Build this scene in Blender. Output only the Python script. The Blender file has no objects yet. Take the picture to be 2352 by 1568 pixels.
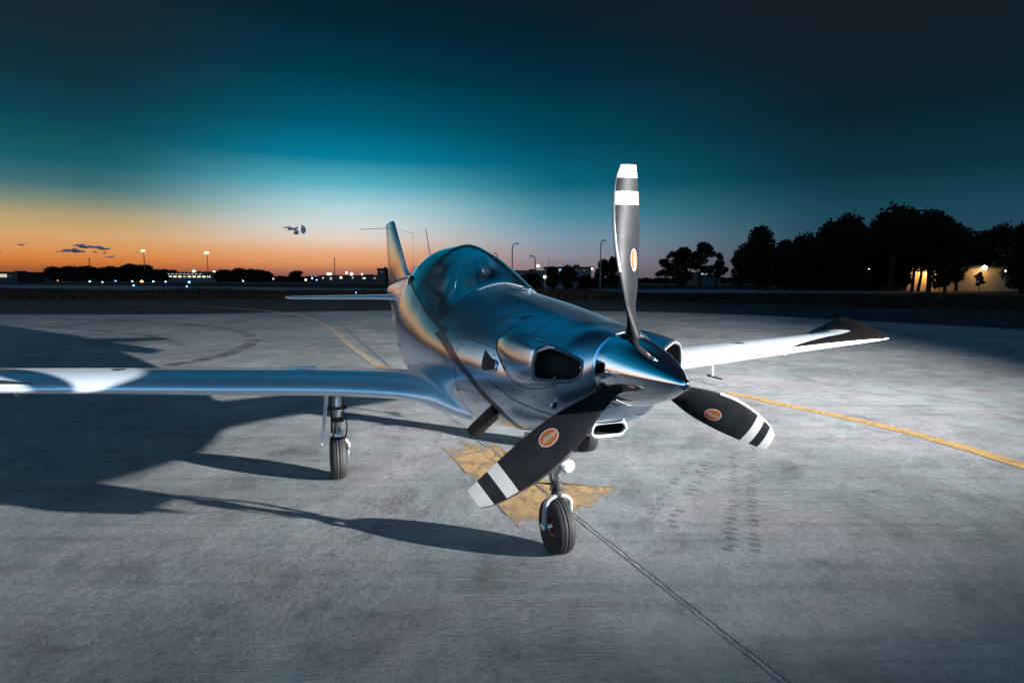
import bpy, bmesh, math, random
from mathutils import Vector, Matrix, noise
R = math.radians
random.seed(7)
scene = bpy.context.scene
col = scene.collection

# ------------------------------------------------------------------ camera
CAM_H = 1.65
cam_d = bpy.data.cameras.new('camera'); cam = bpy.data.objects.new('camera', cam_d); col.objects.link(cam)
cam_d.sensor_width = 36.0; cam_d.lens = 1334.0 / 2352.0 * 36.0
cam_d.clip_start = 0.05; cam_d.clip_end = 20000.0
cam.matrix_world = Matrix.Translation((0, 0, CAM_H)) @ Matrix.Rotation(R(90 - 6.02), 4, 'X') @ Matrix.Rotation(R(0.19), 4, 'Z')
scene.camera = cam

# ------------------------------------------------------------------ colour
def lin(c):
    return tuple(((x / 255.0) / 12.92 if x <= 10.31 else (((x / 255.0) + 0.055) / 1.055) ** 2.4) for x in c) + (1.0,)

# ------------------------------------------------------------------ dusk sky; its unseen parts are brightened to light the aeroplane
world = bpy.data.worlds.new('World'); scene.world = world
world.use_nodes = True
wn = world.node_tree; wn.nodes.clear()
def N(t, ty, **kw):
    n = t.nodes.new(ty)
    for k, v in kw.items():
        setattr(n, k, v)
    return n
def L(t, a, b):
    t.links.new(a, b)
def mth(t, op, a, b=None, c=None, clamp=False):
    n = N(t, 'ShaderNodeMath', operation=op); n.use_clamp = clamp
    for i, x in enumerate((a, b, c)):
        if x is None: continue
        if isinstance(x, (int, float)): n.inputs[i].default_value = x
        else: L(t, x, n.inputs[i])
    return n.outputs[0]
def smooth(t, x, a, b):
    n = N(t, 'ShaderNodeMapRange', interpolation_type='SMOOTHSTEP')
    L(t, x, n.inputs['Value']); n.inputs['From Min'].default_value = a; n.inputs['From Max'].default_value = b
    return n.outputs['Result']
def ramp(t, fac, stops, conv=True, mode='LINEAR'):
    n = N(t, 'ShaderNodeValToRGB'); cr = n.color_ramp; cr.interpolation = mode
    while len(cr.elements) > 1: cr.elements.remove(cr.elements[-1])
    for i, (p, c) in enumerate(stops):
        e = cr.elements[0] if i == 0 else cr.elements.new(p)
        e.position = p; e.color = lin(c) if conv else c
    if fac is not None: L(t, fac, n.inputs['Fac'])
    return n.outputs['Color']
def mixc(t, f, a, b, mode='MIX'):
    n = N(t, 'ShaderNodeMix', data_type='RGBA', blend_type=mode)
    for s, x in ((n.inputs['Factor'], f), (n.inputs['A'], a), (n.inputs['B'], b)):
        if isinstance(x, (int, float)): s.default_value = x
        elif isinstance(x, tuple): s.default_value = x
        else: L(t, x, s)
    return n.outputs['Result']

tc = N(wn, 'ShaderNodeTexCoord')
sx = N(wn, 'ShaderNodeSeparateXYZ'); L(wn, tc.outputs['Generated'], sx.inputs[0])
X, Y, Z = sx.outputs
elev = mth(wn, 'MULTIPLY', mth(wn, 'ARCSINE', Z), 180 / math.pi)          # degrees
az = mth(wn, 'MULTIPLY', mth(wn, 'ARCTAN2', X, Y), 180 / math.pi)          # 0 = ahead, + right
ef = mth(wn, 'DIVIDE', elev, 60.0, clamp=True)
def sky(stops): return ramp(wn, ef, [(e / 60.0, c) for e, c in stops])
SKY_L = sky([(0, (92, 60, 62)), (0.7, (160, 92, 56)), (1.3, (206, 118, 56)), (2.2, (218, 146, 84)), (3.4, (212, 166, 112)), (4.8, (180, 158, 118)), (6.0, (122, 138, 120)), (7.2, (64, 112, 118)), (9.0, (26, 92, 106)),
             (12.0, (14, 68, 84)), (15.0, (16, 50, 63)), (18.5, (22, 40, 50)), (26.0, (22, 33, 41)), (31.0, (2, 72, 100)), (42.0, (4, 84, 118)), (60, (2, 24, 40))])
SKY_M = sky([(0, (104, 74, 84)), (0.7, (168, 108, 92)), (1.5, (224, 148, 98)), (2.6, (232, 174, 130)), (3.8, (226, 208, 194)), (5.2, (206, 218, 218)), (7.0, (166, 208, 216)), (8.8, (88, 176, 196)),
             (11.0, (6, 126, 154)), (14.0, (0, 90, 114)), (18.0, (0, 58, 78)), (22.0, (4, 38, 52)), (26.0, (8, 26, 37)), (31.0, (0, 86, 120)), (42.0, (0, 100, 142)), (60, (2, 26, 42))])  # teal stops above the view raised for the cowl top to reflect
SKY_C = sky([(0, (104, 90, 100)), (1.0, (138, 122, 130)), (2.4, (144, 144, 158)), (4.0, (128, 156, 174)), (6.2, (74, 142, 164)), (9.0, (10, 104, 128)), (13.0, (0, 74, 96)),
             (18.0, (2, 46, 64)), (22.0, (6, 32, 45)), (26.0, (12, 24, 35)), (31.0, (0, 82, 114)), (42.0, (0, 96, 136)), (60, (2, 26, 42))])
SKY_R = sky([(0, (60, 62, 76)), (3.0, (40, 72, 90)), (6.0, (24, 68, 84)), (9.0, (12, 48, 62)), (14.0, (12, 34, 45)), (19.0, (18, 29, 38)), (26.0, (26, 29, 36)), (60, (12, 22, 34))])
SKY_FILL_W = sky([(0, (232, 140, 86)), (2.5, (240, 184, 150)), (6.0, (240, 228, 228)), (12.0, (224, 236, 248)), (18.0, (150, 200, 228)), (26.0, (30, 120, 160)), (40.0, (0, 80, 112)), (60, (2, 24, 40))])  # added pale sky out of view on the left, brightens canopy and fuselage
SKY_FILL_B = sky([(0, (190, 192, 206)), (4, (190, 214, 236)), (9.0, (136, 196, 230)), (18.0, (28, 140, 198)), (30.0, (0, 96, 144)), (45.0, (0, 70, 106)), (60, (2, 24, 40))])  # added bright sky behind the camera, brightens wing edge and spinner
f1 = smooth(wn, az, -36.0, -16.0)
f2 = smooth(wn, az, -16.0, 6.0)
f3 = smooth(wn, az, -1.0, 31.0)
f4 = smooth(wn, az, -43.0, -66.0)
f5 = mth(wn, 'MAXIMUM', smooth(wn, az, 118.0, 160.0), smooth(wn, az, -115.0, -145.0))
cs = mixc(wn, f1, SKY_L, SKY_M)
cs = mixc(wn, f2, cs, SKY_C)
cs = mixc(wn, f3, cs, SKY_R)
cs = mixc(wn, f4, cs, SKY_FILL_W)
cs = mixc(wn, f5, cs, SKY_FILL_B)
cs = mixc(wn, 1.0, cs, ramp(wn, f5, [(0, (1, 1, 1, 1)), (1, (1.8, 1.75, 1.75, 1))], conv=False), 'MULTIPLY')  # extra boost of the unseen sky behind the camera
cs = mixc(wn, 1.0, cs, ramp(wn, mth(wn, 'MAXIMUM', f4, f5), [(0, (1, 1, 1, 1)), (1, (1.25, 1.25, 1.25, 1))], conv=False), 'MULTIPLY')  # extra boost of all the unseen fill sky
below = smooth(wn, elev, -0.6, 0.05)
cs = mixc(wn, below, lin((22, 22, 26)), cs)
bg = N(wn, 'ShaderNodeBackground'); L(wn, cs, bg.inputs['Color']); bg.inputs['Strength'].default_value = 1.0
wo = N(wn, 'ShaderNodeOutputWorld'); L(wn, bg.outputs[0], wo.inputs['Surface'])

vs = scene.view_settings; vs.view_transform = 'Standard'; vs.look = 'None'; vs.exposure = 0.0; vs.gamma = 1.0

# ------------------------------------------------------------------ the apron floodlight (right of the frame; it throws the long shadows)
LAMP = Vector((12.7, -0.4, 3.3))
ld = bpy.data.lights.new('floodlight_beam', 'SPOT'); ld.energy = 112000; ld.color = (1.0, 1.0, 0.98)
ld.spot_size = R(44); ld.spot_blend = 1.0; ld.shadow_soft_size = 0.07
flood = bpy.data.objects.new('floodlight_beam', ld); col.objects.link(flood)
flood.location = LAMP; flood.scale = (2.9, 1.0, 1.0)
flood.rotation_euler = (LAMP + Vector((math.cos(R(135)), math.sin(R(135)), -0.015)) - LAMP).to_track_quat('-Z', 'Y').to_euler()

# ------------------------------------------------------------------ helpers
def tag(o, label=None, cat=None, group=None, kind=None):
    if label: o['label'] = label
    if cat: o['category'] = cat
    if group: o['group'] = group
    if kind: o['kind'] = kind
    return o
def empty(name, loc=(0, 0, 0), rz=0.0):
    o = bpy.data.objects.new(name, None); col.objects.link(o)
    o.location = loc; o.rotation_euler = (0, 0, rz); o.empty_display_size = 0.2
    return o
class MB:
    """collects shapes and links them as one mesh object"""
    def __init__(s): s.v = []; s.f = []; s.m = []
    def add(s, vs, fs, mi=0):
        b = len(s.v); s.v += [tuple(p) for p in vs]; s.f += [tuple(b + i for i in f) for f in fs]; s.m += [mi] * len(fs); return s
    def grid(s, rows, close=False, mi=0, flip=False):
        n = len(rows[0]); vs = [p for r in rows for p in r]; fs = []
        for i in range(len(rows) - 1):
            for j in range(n if close else n - 1):
                a, b = i * n + j, i * n + (j + 1) % n
                q = (a, b, b + n, a + n); fs.append(q[::-1] if flip else q)
        return s.add(vs, fs, mi)
    def box(s, c, d, rot=None, mi=0, bev=0.0):
        cx, cy, cz = c; hx, hy, hz = d[0] / 2, d[1] / 2, d[2] / 2
        if bev <= 0:
            P = [Vector((x * hx, y * hy, z * hz)) for x in (-1, 1) for y in (-1, 1) for z in (-1, 1)]
            F = [(0, 1, 3, 2), (4, 6, 7, 5), (0, 4, 5, 1), (2, 3, 7, 6), (0, 2, 6, 4), (1, 5, 7, 3)]
        else:
            bm = bmesh.new(); bmesh.ops.create_cube(bm, size=1.0)
            for v in bm.verts: v.co = Vector((v.co.x * d[0], v.co.y * d[1], v.co.z * d[2]))
            bmesh.ops.bevel(bm, geom=list(bm.edges) + list(bm.verts), offset=bev, segments=2, profile=0.5, affect='EDGES')
            bm.verts.index_update(); P = [v.co.copy() for v in bm.verts]; F = [tuple(v.index for v in f.verts) for f in bm.faces]; bm.free()
        if rot is not None: P = [rot @ p for p in P]
        return s.add([(p.x + cx, p.y + cy, p.z + cz) for p in P], F, mi)
    def tube(s, path, r, n=10, mi=0, closed=False, caps=True, flat=1.0):
        path = [Vector(p) for p in path]; rr = r if isinstance(r, (list, tuple)) else [r] * len(path)
        rows = []; up = None
        for i, p in enumerate(path):
            if closed: d = path[(i + 1) % len(path)] - path[i - 1]
            else: d = path[min(i + 1, len(path) - 1)] - path[max(i - 1, 0)]
            d.normalize()
            if up is None: up = Vector((0, 0, 1)) if abs(d.z) < 0.9 else Vector((1, 0, 0))
            a = d.cross(up).normalized(); b = a.cross(d).normalized(); up = b
            rows.append([p + (a * math.cos(2 * math.pi * k / n) + b * math.sin(2 * math.pi * k / n) * flat) * rr[i] for k in range(n)])
        if closed: rows.append(rows[0])
        s.grid(rows, close=True, mi=mi)
        if caps and not closed:
            s.add(rows[0], [tuple(range(n))], mi); s.add(rows[-1], [tuple(reversed(range(n)))], mi)
        return s
    def lathe(s, prof, axis='Z', c=(0, 0, 0), n=40, mi=0):
        rows = []
        for k in range(n + 1):
            a = 2 * math.pi * k / n; ca, sa = math.cos(a), math.sin(a); row = []
            for r, h in prof:
                p = {'Z': (r * ca, r * sa, h), 'X': (h, r * ca, r * sa), 'Y': (r * ca, h, r * sa)}[axis]
                row.append((p[0] + c[0], p[1] + c[1], p[2] + c[2]))
            rows.append(row)
        return s.grid(rows, mi=mi)
    def sphere(s, c, r, n=12, mi=0):
        rx, ry, rz = r if isinstance(r, tuple) else (r, r, r); rows = []
        for i in range(n // 2 + 1):
            t = math.pi * i / (n // 2); rows.append([(c[0] + rx * math.sin(t) * math.cos(2 * math.pi * k / n), c[1] + ry * math.sin(t) * math.sin(2 * math.pi * k / n), c[2] + rz * math.cos(t)) for k in range(n)])
        return s.grid(rows, close=True, mi=mi)
    def build(s, name, mats, parent=None, smooth_=True, weld=True, autos=None):
        me = bpy.data.meshes.new(name); me.from_pydata(s.v, [], s.f)
        mats = mats if isinstance(mats, (list, tuple)) else [mats]
        for m in mats: me.materials.append(m)
        if len(mats) > 1:
            for p, mi in zip(me.polygons, s.m): p.material_index = mi
        if weld:
            bm = bmesh.new(); bm.from_mesh(me)
            bmesh.ops.remove_doubles(bm, verts=bm.verts, dist=1e-5)
            bmesh.ops.dissolve_degenerate(bm, dist=1e-6, edges=bm.edges)
            bmesh.ops.recalc_face_normals(bm, faces=bm.faces)
            if autos:
                for e in bm.edges:
                    if len(e.link_faces) == 2 and e.calc_face_angle(0) > R(autos): e.smooth = False
            bm.to_mesh(me); bm.free()
        if smooth_:
            for p in me.polygons: p.use_smooth = True
        o = bpy.data.objects.new(name, me); col.objects.link(o)
        if parent is not None: o.parent = parent
        return o

# ------------------------------------------------------------------ materials
def new_mat(name):
    m = bpy.data.materials.new(name); m.use_nodes = True; t = m.node_tree; t.nodes.clear()
    out = N(t, 'ShaderNodeOutputMaterial'); b = N(t, 'ShaderNodeBsdfPrincipled'); L(t, b.outputs[0], out.inputs[0])
    return m, t, b, out
def noise_tex(t, scale, detail=6.0, rough=0.6, vec=None, dist=0.0):
    n = N(t, 'ShaderNodeTexNoise'); n.inputs['Scale'].default_value = scale; n.inputs['Detail'].default_value = detail
    n.inputs['Roughness'].default_value = rough; n.inputs['Distortion'].default_value = dist
    if vec is None:
        vec = N(t, 'ShaderNodeTexCoord').outputs['Object']
    L(t, vec, n.inputs['Vector']); return n.outputs['Fac']
def simple(name, c, rough=0.5, metal=0.0, var=0.12, nscale=6.0, coat=0.0, bump=0.0, bscale=60.0, spec=None):
    m, t, b, _ = new_mat(name)
    c = c if len(c) == 4 else tuple(c) + (1.0,)
    f = noise_tex(t, nscale)
    lo = tuple(x * (1 - var) for x in c[:3]) + (1.0,); hi = tuple(min(1, x * (1 + var)) for x in c[:3]) + (1.0,)
    L(t, ramp(t, f, [(0.3, lo), (0.7, hi)], conv=False), b.inputs['Base Color'])
    b.inputs['Metallic'].default_value = metal
    rr = N(t, 'ShaderNodeMapRange'); L(t, noise_tex(t, nscale * 2.3), rr.inputs['Value'])
    rr.inputs['To Min'].default_value = rough * 0.85; rr.inputs['To Max'].default_value = min(1, rough * 1.2)
    L(t, rr.outputs[0], b.inputs['Roughness'])
    if coat: b.inputs['Coat Weight'].default_value = coat; b.inputs['Coat Roughness'].default_value = 0.04
    if spec is not None: b.inputs['Specular IOR Level'].default_value = spec
    if bump:
        bp = N(t, 'ShaderNodeBump'); bp.inputs['Strength'].default_value = bump; bp.inputs['Distance'].default_value = 0.01
        L(t, noise_tex(t, bscale), bp.inputs['Height']); L(t, bp.outputs[0], b.inputs['Normal'])
    return m
def emit(name, c, strength):
    m, t, b, _ = new_mat(name)
    b.inputs['Base Color'].default_value = tuple(c) + (1.0,); b.inputs['Emission Color'].default_value = tuple(c) + (1.0,)
    b.inputs['Emission Strength'].default_value = strength
    return m
M = {}
M['silver'] = simple('silver_metallic_paint', (0.52, 0.62, 0.73), 0.22, 0.98, var=0.04, nscale=3.0, coat=0.35)
M['wing'] = simple('pale_silver_wing_paint', (0.72, 0.79, 0.86), 0.36, 0.62, var=0.04, nscale=3.0, coat=0.5)
M['lip'] = simple('dark_silver', (0.10, 0.115, 0.13), 0.4, 0.6)  # on the intake lips, body silver darkened against the lamp's glint
M['tip_reflection'] = simple('dark_tip_reflection', (0.004, 0.003, 0.003), 0.25, 0.0, var=0.1, coat=0.15)  # reflection of dark trees put into the left tip's colour
M['stripe'] = simple('dark_blue_stripe_paint', (0.008, 0.011, 0.018), 0.35, 0.0, var=0.1, coat=0.15)
M['chrome'] = simple('polished_spinner_metal', (0.86, 0.88, 0.90), 0.045, 1.0, var=0.02)
M['steel'] = simple('brushed_steel', (0.55, 0.56, 0.58), 0.30, 1.0, var=0.1, nscale=20)
M['blade'] = simple('satin_black_blade', (0.008, 0.009, 0.011), 0.40, 0.0, var=0.25, nscale=12, spec=0.035, bump=0.03, bscale=400)
M['blade_edge'] = simple('nickel_blade_edge', (0.36, 0.34, 0.32), 0.34, 1.0, var=0.1)
M['white'] = simple('white_stripe_paint', (0.24, 0.24, 0.24), 0.6, 0.0, var=0.05, nscale=25, spec=0.1)
M['black'] = simple('black_matt', (0.008, 0.008, 0.009), 0.7, 0.0)
M['rubber'] = simple('tyre_rubber', (0.007, 0.0075, 0.0085), 0.7, 0.0, var=0.3, nscale=14, bump=0.15, bscale=120)
M['red'] = simple('red_wheel_paint', (0.07, 0.009, 0.009), 0.35, 0.2)
M['red_decal'] = simple('orange_red_decal', (0.20, 0.032, 0.012), 0.6, 0.0, var=0.25, nscale=40, spec=0.05)
M['gold_decal'] = simple('gold_brown_decal', (0.12, 0.058, 0.016), 0.6, 0.0, var=0.3, nscale=60, spec=0.05)
M['line'] = simple('panel_gap_dark', (0.02, 0.022, 0.026), 0.6, 0.0)
M['seat'] = simple('dark_seat_leather', (0.014, 0.016, 0.018), 0.55, 0.0, bump=0.1)
M['cockpit'] = simple('cockpit_lining', (0.010, 0.011, 0.013), 0.9, 0.0, spec=0.1)
M['lens'] = simple('lamp_lens_glass', (0.85, 0.86, 0.88), 0.12, 0.3, var=0.15, nscale=90, coat=1.0)
M['pole'] = simple('galvanised_pole', (0.10, 0.10, 0.11), 0.6, 0.3)

def glass():
    m = bpy.data.materials.new('tinted_canopy_glass'); m.use_nodes = True; t = m.node_tree; t.nodes.clear()
    out = N(t, 'ShaderNodeOutputMaterial')
    tr = N(t, 'ShaderNodeBsdfTransparent'); tr.inputs['Color'].default_value = (0.34, 0.42, 0.48, 1)
    gl = N(t, 'ShaderNodeBsdfGlossy'); gl.inputs['Color'].default_value = (0.95, 0.97, 1, 1)
    rr = N(t, 'ShaderNodeMapRange'); L(t, noise_tex(t, 9.0), rr.inputs['Value']); rr.inputs['To Min'].default_value = 0.015; rr.inputs['To Max'].default_value = 0.05
    L(t, rr.outputs[0], gl.inputs['Roughness'])
    lw = N(t, 'ShaderNodeLayerWeight'); lw.inputs['Blend'].default_value = 0.5
    f = mth(t, 'POWER', lw.outputs['Facing'], 1.6)
    f = mth(t, 'MULTIPLY_ADD', f, 1.0, 0.26, clamp=True)
    mx = N(t, 'ShaderNodeMixShader'); L(t, f, mx.inputs[0]); L(t, tr.outputs[0], mx.inputs[1]); L(t, gl.outputs[0], mx.inputs[2])
    L(t, mx.outputs[0], out.inputs[0]); return m
M['glass'] = glass()

# ------------------------------------------------------------------ ground sheets
def concrete():
    m, t, b, _ = new_mat('apron_concrete')
    tcn = N(t, 'ShaderNodeTexCoord').outputs['Object']
    big = noise_tex(t, 0.35, 8, 0.62, tcn, 0.6); mid = noise_tex(t, 1.7, 8, 0.7, tcn, 0.4); fine = mth(t, 'ADD', mth(t, 'MULTIPLY', noise_tex(t, 24, 8, 0.8, tcn), 0.5), mth(t, 'MULTIPLY', noise_tex(t, 95, 6, 0.8, tcn), 0.5))
    c1 = ramp(t, big, [(0.28, (0.128, 0.132, 0.132, 1)), (0.48, (0.205, 0.211, 0.210, 1)), (0.62, (0.256, 0.252, 0.256, 1)), (0.78, (0.300, 0.304, 0.304, 1))], conv=False)
    tint = ramp(t, noise_tex(t, 0.8, 5, 0.6, tcn, 1.0), [(0.35, (0.90, 0.99, 1.0, 1)), (0.65, (1.05, 0.98, 1.02, 1))], conv=False)
    c2 = mixc(t, 1.0, c1, tint, 'MULTIPLY')
    c3 = mixc(t, 1.0, c2, ramp(t, mid, [(0.28, (0.46, 0.47, 0.48, 1)), (0.48, (0.92, 0.93, 0.94, 1)), (0.75, (1.14, 1.14, 1.14, 1))], conv=False), 'MULTIPLY')
    c4 = mixc(t, 1.0, c3, ramp(t, fine, [(0.36, (0.48, 0.49, 0.50, 1)), (0.5, (1.0, 1.0, 1.0, 1)), (0.64, (1.35, 1.35, 1.35, 1))], conv=False), 'MULTIPLY')
    # drag / rolling streaks running across the slab
    mp = N(t, 'ShaderNodeMapping'); mp.inputs['Rotation'].default_value = (0, 0, R(-17)); mp.inputs['Scale'].default_value = (0.10, 2.6, 1); L(t, tcn, mp.inputs['Vector'])
    st = noise_tex(t, 2.2, 9, 0.72, mp.outputs[0], 0.2)
    c5 = mixc(t, 1.0, c4, ramp(t, st, [(0.30, (0.72, 0.73, 0.75, 1)), (0.5, (1, 1, 1, 1)), (0.75, (1.12, 1.12, 1.12, 1))], conv=False), 'MULTIPLY')
    # small dark pits and oil spots
    vo = N(t, 'ShaderNodeTexVoronoi'); vo.inputs['Scale'].default_value = 9.0; L(t, tcn, vo.inputs['Vector'])
    sp = ramp(t, vo.outputs['Distance'], [(0.03, (0.45, 0.45, 0.47, 1)), (0.09, (1, 1, 1, 1))], conv=False)
    spm = smooth(t, noise_tex(t, 1.1, 4, 0.5, tcn), 0.55, 0.62)
    c6 = mixc(t, spm, c5, mixc(t, 1.0, c5, sp, 'MULTIPLY'))
    L(t, c6, b.inputs['Base Color'])
    b.inputs['Roughness'].default_value = 0.72; b.inputs['Specular IOR Level'].default_value = 0.35
    # relief: fine grain, broom marks (in one stretch of the slab) and soft undulation
    mp2 = N(t, 'ShaderNodeMapping'); mp2.inputs['Rotation'].default_value = (0, 0, R(-20)); mp2.inputs['Scale'].default_value = (1.2, 16, 1); L(t, tcn, mp2.inputs['Vector'])
    broom = noise_tex(t, 5.0, 4, 0.6, mp2.outputs[0], 0.3)
    bmask = smooth(t, noise_tex(t, 0.55, 3, 0.5, tcn), 0.42, 0.60)
    h1 = mth(t, 'MULTIPLY', mth(t, 'MULTIPLY', broom, bmask), 0.026)
    h2 = mth(t, 'MULTIPLY_ADD', noise_tex(t, 38, 8, 0.75, tcn), 0.006, h1)
    h3 = mth(t, 'MULTIPLY_ADD', noise_tex(t, 4.5, 6, 0.65, tcn), 0.018, h2)
    bp = N(t, 'ShaderNodeBump'); bp.inputs['Strength'].default_value = 0.9; bp.inputs['Distance'].default_value = 1.0
    L(t, h3, bp.inputs['Height']); L(t, bp.outputs[0], b.inputs['Normal'])
    return m
def flat_mat(name, c, c2, sc, rough=0.9, bump=0.3, dist=0.02, bs=20):
    m, t, b, _ = new_mat(name)
    tcn = N(t, 'ShaderNodeTexCoord').outputs['Object']
    f = noise_tex(t, sc, 10, 0.7, tcn, 0.4)
    L(t, ramp(t, f, [(0.3, tuple(c) + (1,)), (0.7, tuple(c2) + (1,))], conv=False), b.inputs['Base Color'])
    b.inputs['Roughness'].default_value = rough; b.inputs['Specular IOR Level'].default_value = 0.06
    bp = N(t, 'ShaderNodeBump'); bp.inputs['Strength'].default_value = bump; bp.inputs['Distance'].default_value = dist
    L(t, noise_tex(t, bs, 6, 0.7, tcn), bp.inputs['Height']); L(t, bp.outputs[0], b.inputs['Normal'])
    return m
M['concrete'] = concrete()
M['asphalt'] = flat_mat('taxiway_asphalt', (0.022, 0.023, 0.027), (0.038, 0.040, 0.045), 0.25)
M['earth'] = flat_mat('dry_grass_ground', (0.010, 0.009, 0.008), (0.022, 0.019, 0.016), 0.12, bump=0.8, dist=0.2, bs=3)
M['pale_pavement'] = flat_mat('far_pavement', (0.12, 0.125, 0.14), (0.20, 0.21, 0.22), 0.1)

def sheet(name, pts, z, mat, thick=0.0):
    mb = MB(); mb.add([(x, y, z) for x, y in pts], [tuple(range(len(pts)))])
    o = mb.build(name, mat, smooth_=False, weld=False)
    if o.data.polygons[0].normal.z < 0: o.data.flip_normals()
    return tag(o, kind='structure')
def bez(pts, n=10):
    """Catmull-Rom through the points"""
    out = []
    for i in range(len(pts) - 1):
        p0 = pts[max(i - 1, 0)]; p1 = pts[i]; p2 = pts[i + 1]; p3 = pts[min(i + 2, len(pts) - 1)]
        for k in range(n):
            t = k / n
            out.append(tuple(0.5 * ((2 * p1[j]) + (-p0[j] + p2[j]) * t + (2 * p0[j] - 5 * p1[j] + 4 * p2[j] - p3[j]) * t * t + (-p0[j] + 3 * p1[j] - 3 * p2[j] + p3[j]) * t ** 3) for j in range(len(p1))))
    out.append(tuple(pts[-1])); return out

sheet('ground', [(-4000, -400), (4000, -400), (4000, 6000), (-4000, 6000)], -0.012, M['earth'])
edge = bez([(-140, 24), (-60, 25.5), (-23.6, 26.9), (-15.5, 27.4), (-7.3, 31.0), (5.3, 31.2), (11.3, 28.4), (14.6, 24.4), (17.8, 20.3), (24, 11), (34, -4), (60, -40)], 8)
sheet('apron', edge + [(60, -60), (-140, -60)], 0.0, M['concrete'])
far = bez([(-300, 30), (-120, 36), (-38.6, 43.8), (-21.4, 49.7), (-6, 52), (8, 49), (12.5, 45), (24, 36), (30.5, 30.8), (48, 14), (90, -30)], 8)
sheet('taxiway', far + [(90, -80), (-300, -80)], -0.006, M['asphalt'])
def ribbon(name, path, w, z, mat, taper=None):
    mb = MB(); rows = []
    for i, p in enumerate(path):
        a = Vector(path[max(i - 1, 0)][:2]); b = Vector(path[min(i + 1, len(path) - 1)][:2]); d = (b - a).normalized(); n = Vector((-d.y, d.x))
        ww = w[i] if isinstance(w, list) else w
        rows.append([(p[0] + n.x * ww / 2, p[1] + n.y * ww / 2, z), (p[0] - n.x * ww / 2, p[1] - n.y * ww / 2, z)])
    mb.grid(rows); o = mb.build(name, mat, smooth_=False, weld=False)
    if o.data.polygons[0].normal.z < 0: o.data.flip_normals()
    return tag(o, kind='structure')
ribbon('taxiway_shoulder', bez([(6, 56), (12.9, 52.6), (19, 47.6), (26.8, 41.5), (31, 36.6), (40, 27), (60, 8)], 8), 2.4, -0.002, M['pale_pavement'])
ribbon('far_taxiway', bez([(-400, 150), (-150, 135), (-75, 116), (-40, 98), (-24, 92), (10, 92), (60, 104)], 8), 34, -0.004, M['pale_pavement'])
ribbon('runway', bez([(-600, 330), (-100, 300), (200, 300)], 4), 45, -0.003, M['pale_pavement'])

def worn_paint(name, c, scale=2.0, lo=0.40, hi=0.56, keep=0.0, attr=None):
    m = bpy.data.materials.new(name); m.use_nodes = True; t = m.node_tree; t.nodes.clear()
    out = N(t, 'ShaderNodeOutputMaterial'); b = N(t, 'ShaderNodeBsdfPrincipled'); tr = N(t, 'ShaderNodeBsdfTransparent')
    tcn = N(t, 'ShaderNodeTexCoord').outputs['Object']
    f = noise_tex(t, scale, 10, 0.72, tcn, 0.8)
    L(t, ramp(t, noise_tex(t, scale * 2.5, 8, 0.7, tcn), [(0.3, tuple(x * 0.62 for x in c) + (1,)), (0.7, tuple(c) + (1,))], conv=False), b.inputs['Base Color'])
    b.inputs['Roughness'].default_value = 0.7
    bp = N(t, 'ShaderNodeBump'); bp.inputs['Strength'].default_value = 0.4; bp.inputs['Distance'].default_value = 0.006
    L(t, noise_tex(t, 38, 8, 0.75, tcn), bp.inputs['Height']); L(t, bp.outputs[0], b.inputs['Normal'])
    if attr:
        an = N(t, 'ShaderNodeAttribute', attribute_name=attr); f = mth(t, 'ADD', f, mth(t, 'MULTIPLY_ADD', an.outputs['Fac'], 0.24, -0.24))
    a = smooth(t, f, lo, hi)
    if keep: a = mth(t, 'MAXIMUM', a, keep)
    mx = N(t, 'ShaderNodeMixShader'); L(t, a, mx.inputs[0]); L(t, tr.outputs[0], mx.inputs[1]); L(t, b.outputs[0], mx.inputs[2]); L(t, mx.outputs[0], out.inputs[0])
    return m
M['yellow'] = worn_paint('worn_yellow_paint', (0.44, 0.265, 0.085), 4.0, 0.30, 0.55, keep=0.25)
M['yellow_far'] = worn_paint('faded_ochre_paint', (0.42, 0.33, 0.23), 1.5, 0.2, 0.45, keep=0.6)
M['patch'] = worn_paint('worn_yellow_patch_paint', (0.42, 0.265, 0.12), 5.0, 0.30, 0.58, attr='paint_left')
M['skid'] = worn_paint('rubber_smear', (0.05, 0.053, 0.058), 1.3, 0.40, 0.70)
M['skid_soft'] = worn_paint('old_rubber_smear', (0.16, 0.165, 0.175), 3.2, 0.44, 0.80)
M['joint'] = simple('joint_sealant', (0.022, 0.02, 0.02), 0.8)
M['joint_edge'] = worn_paint('painted_joint_highlight', (0.55, 0.55, 0.55), 7.0, 0.42, 0.54)  # pale tone painted as the highlight beside a joint

line_a = bez([(-26, 38), (-18.0, 34.6), (-11.4, 28.95), (-7.0, 21.4), (-4.22, 14.87), (-2.58, 11.08)], 12)
ribbon('guide_line', line_a, 0.18, 0.004, M['yellow_far'])
line_b = bez([(-2.58, 11.08), (-1.2, 9.6), (0.9, 9.0), (3.06, 8.48), (3.64, 7.65), (4.30, 6.42), (4.62, 5.09), (4.7, 3.5), (4.6, 1.0)], 12)
ribbon('curved_guide_line', line_b, 0.19, 0.004, M['yellow'])
def rough_edge(pts, amp, seed):
    rnd = random.Random(seed); out = []
    for (a, b, am) in zip(pts, pts[1:] + pts[:1], amp):
        for i in range(14): t = i / 14; q = rnd.uniform(-am, am) * (1 if rnd.random() < .7 else 2); out.append((a[0] + (b[0] - a[0]) * t + q, a[1] + (b[1] - a[1]) * t + q * .7))
    return out
PATCH = rough_edge([(-0.674, 5.574), (-0.216, 4.425), (0.073, 3.699), (0.414, 3.834), (0.584, 4.057), (0.893, 4.484), (0.534, 4.6), (0.394, 4.538), (-0.042, 5.436), (-0.155, 5.748), (-0.518, 5.856)], (.004, .004, .008, .012, .02, .016, .012, .01, .012, .016, .014), 5)
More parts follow.
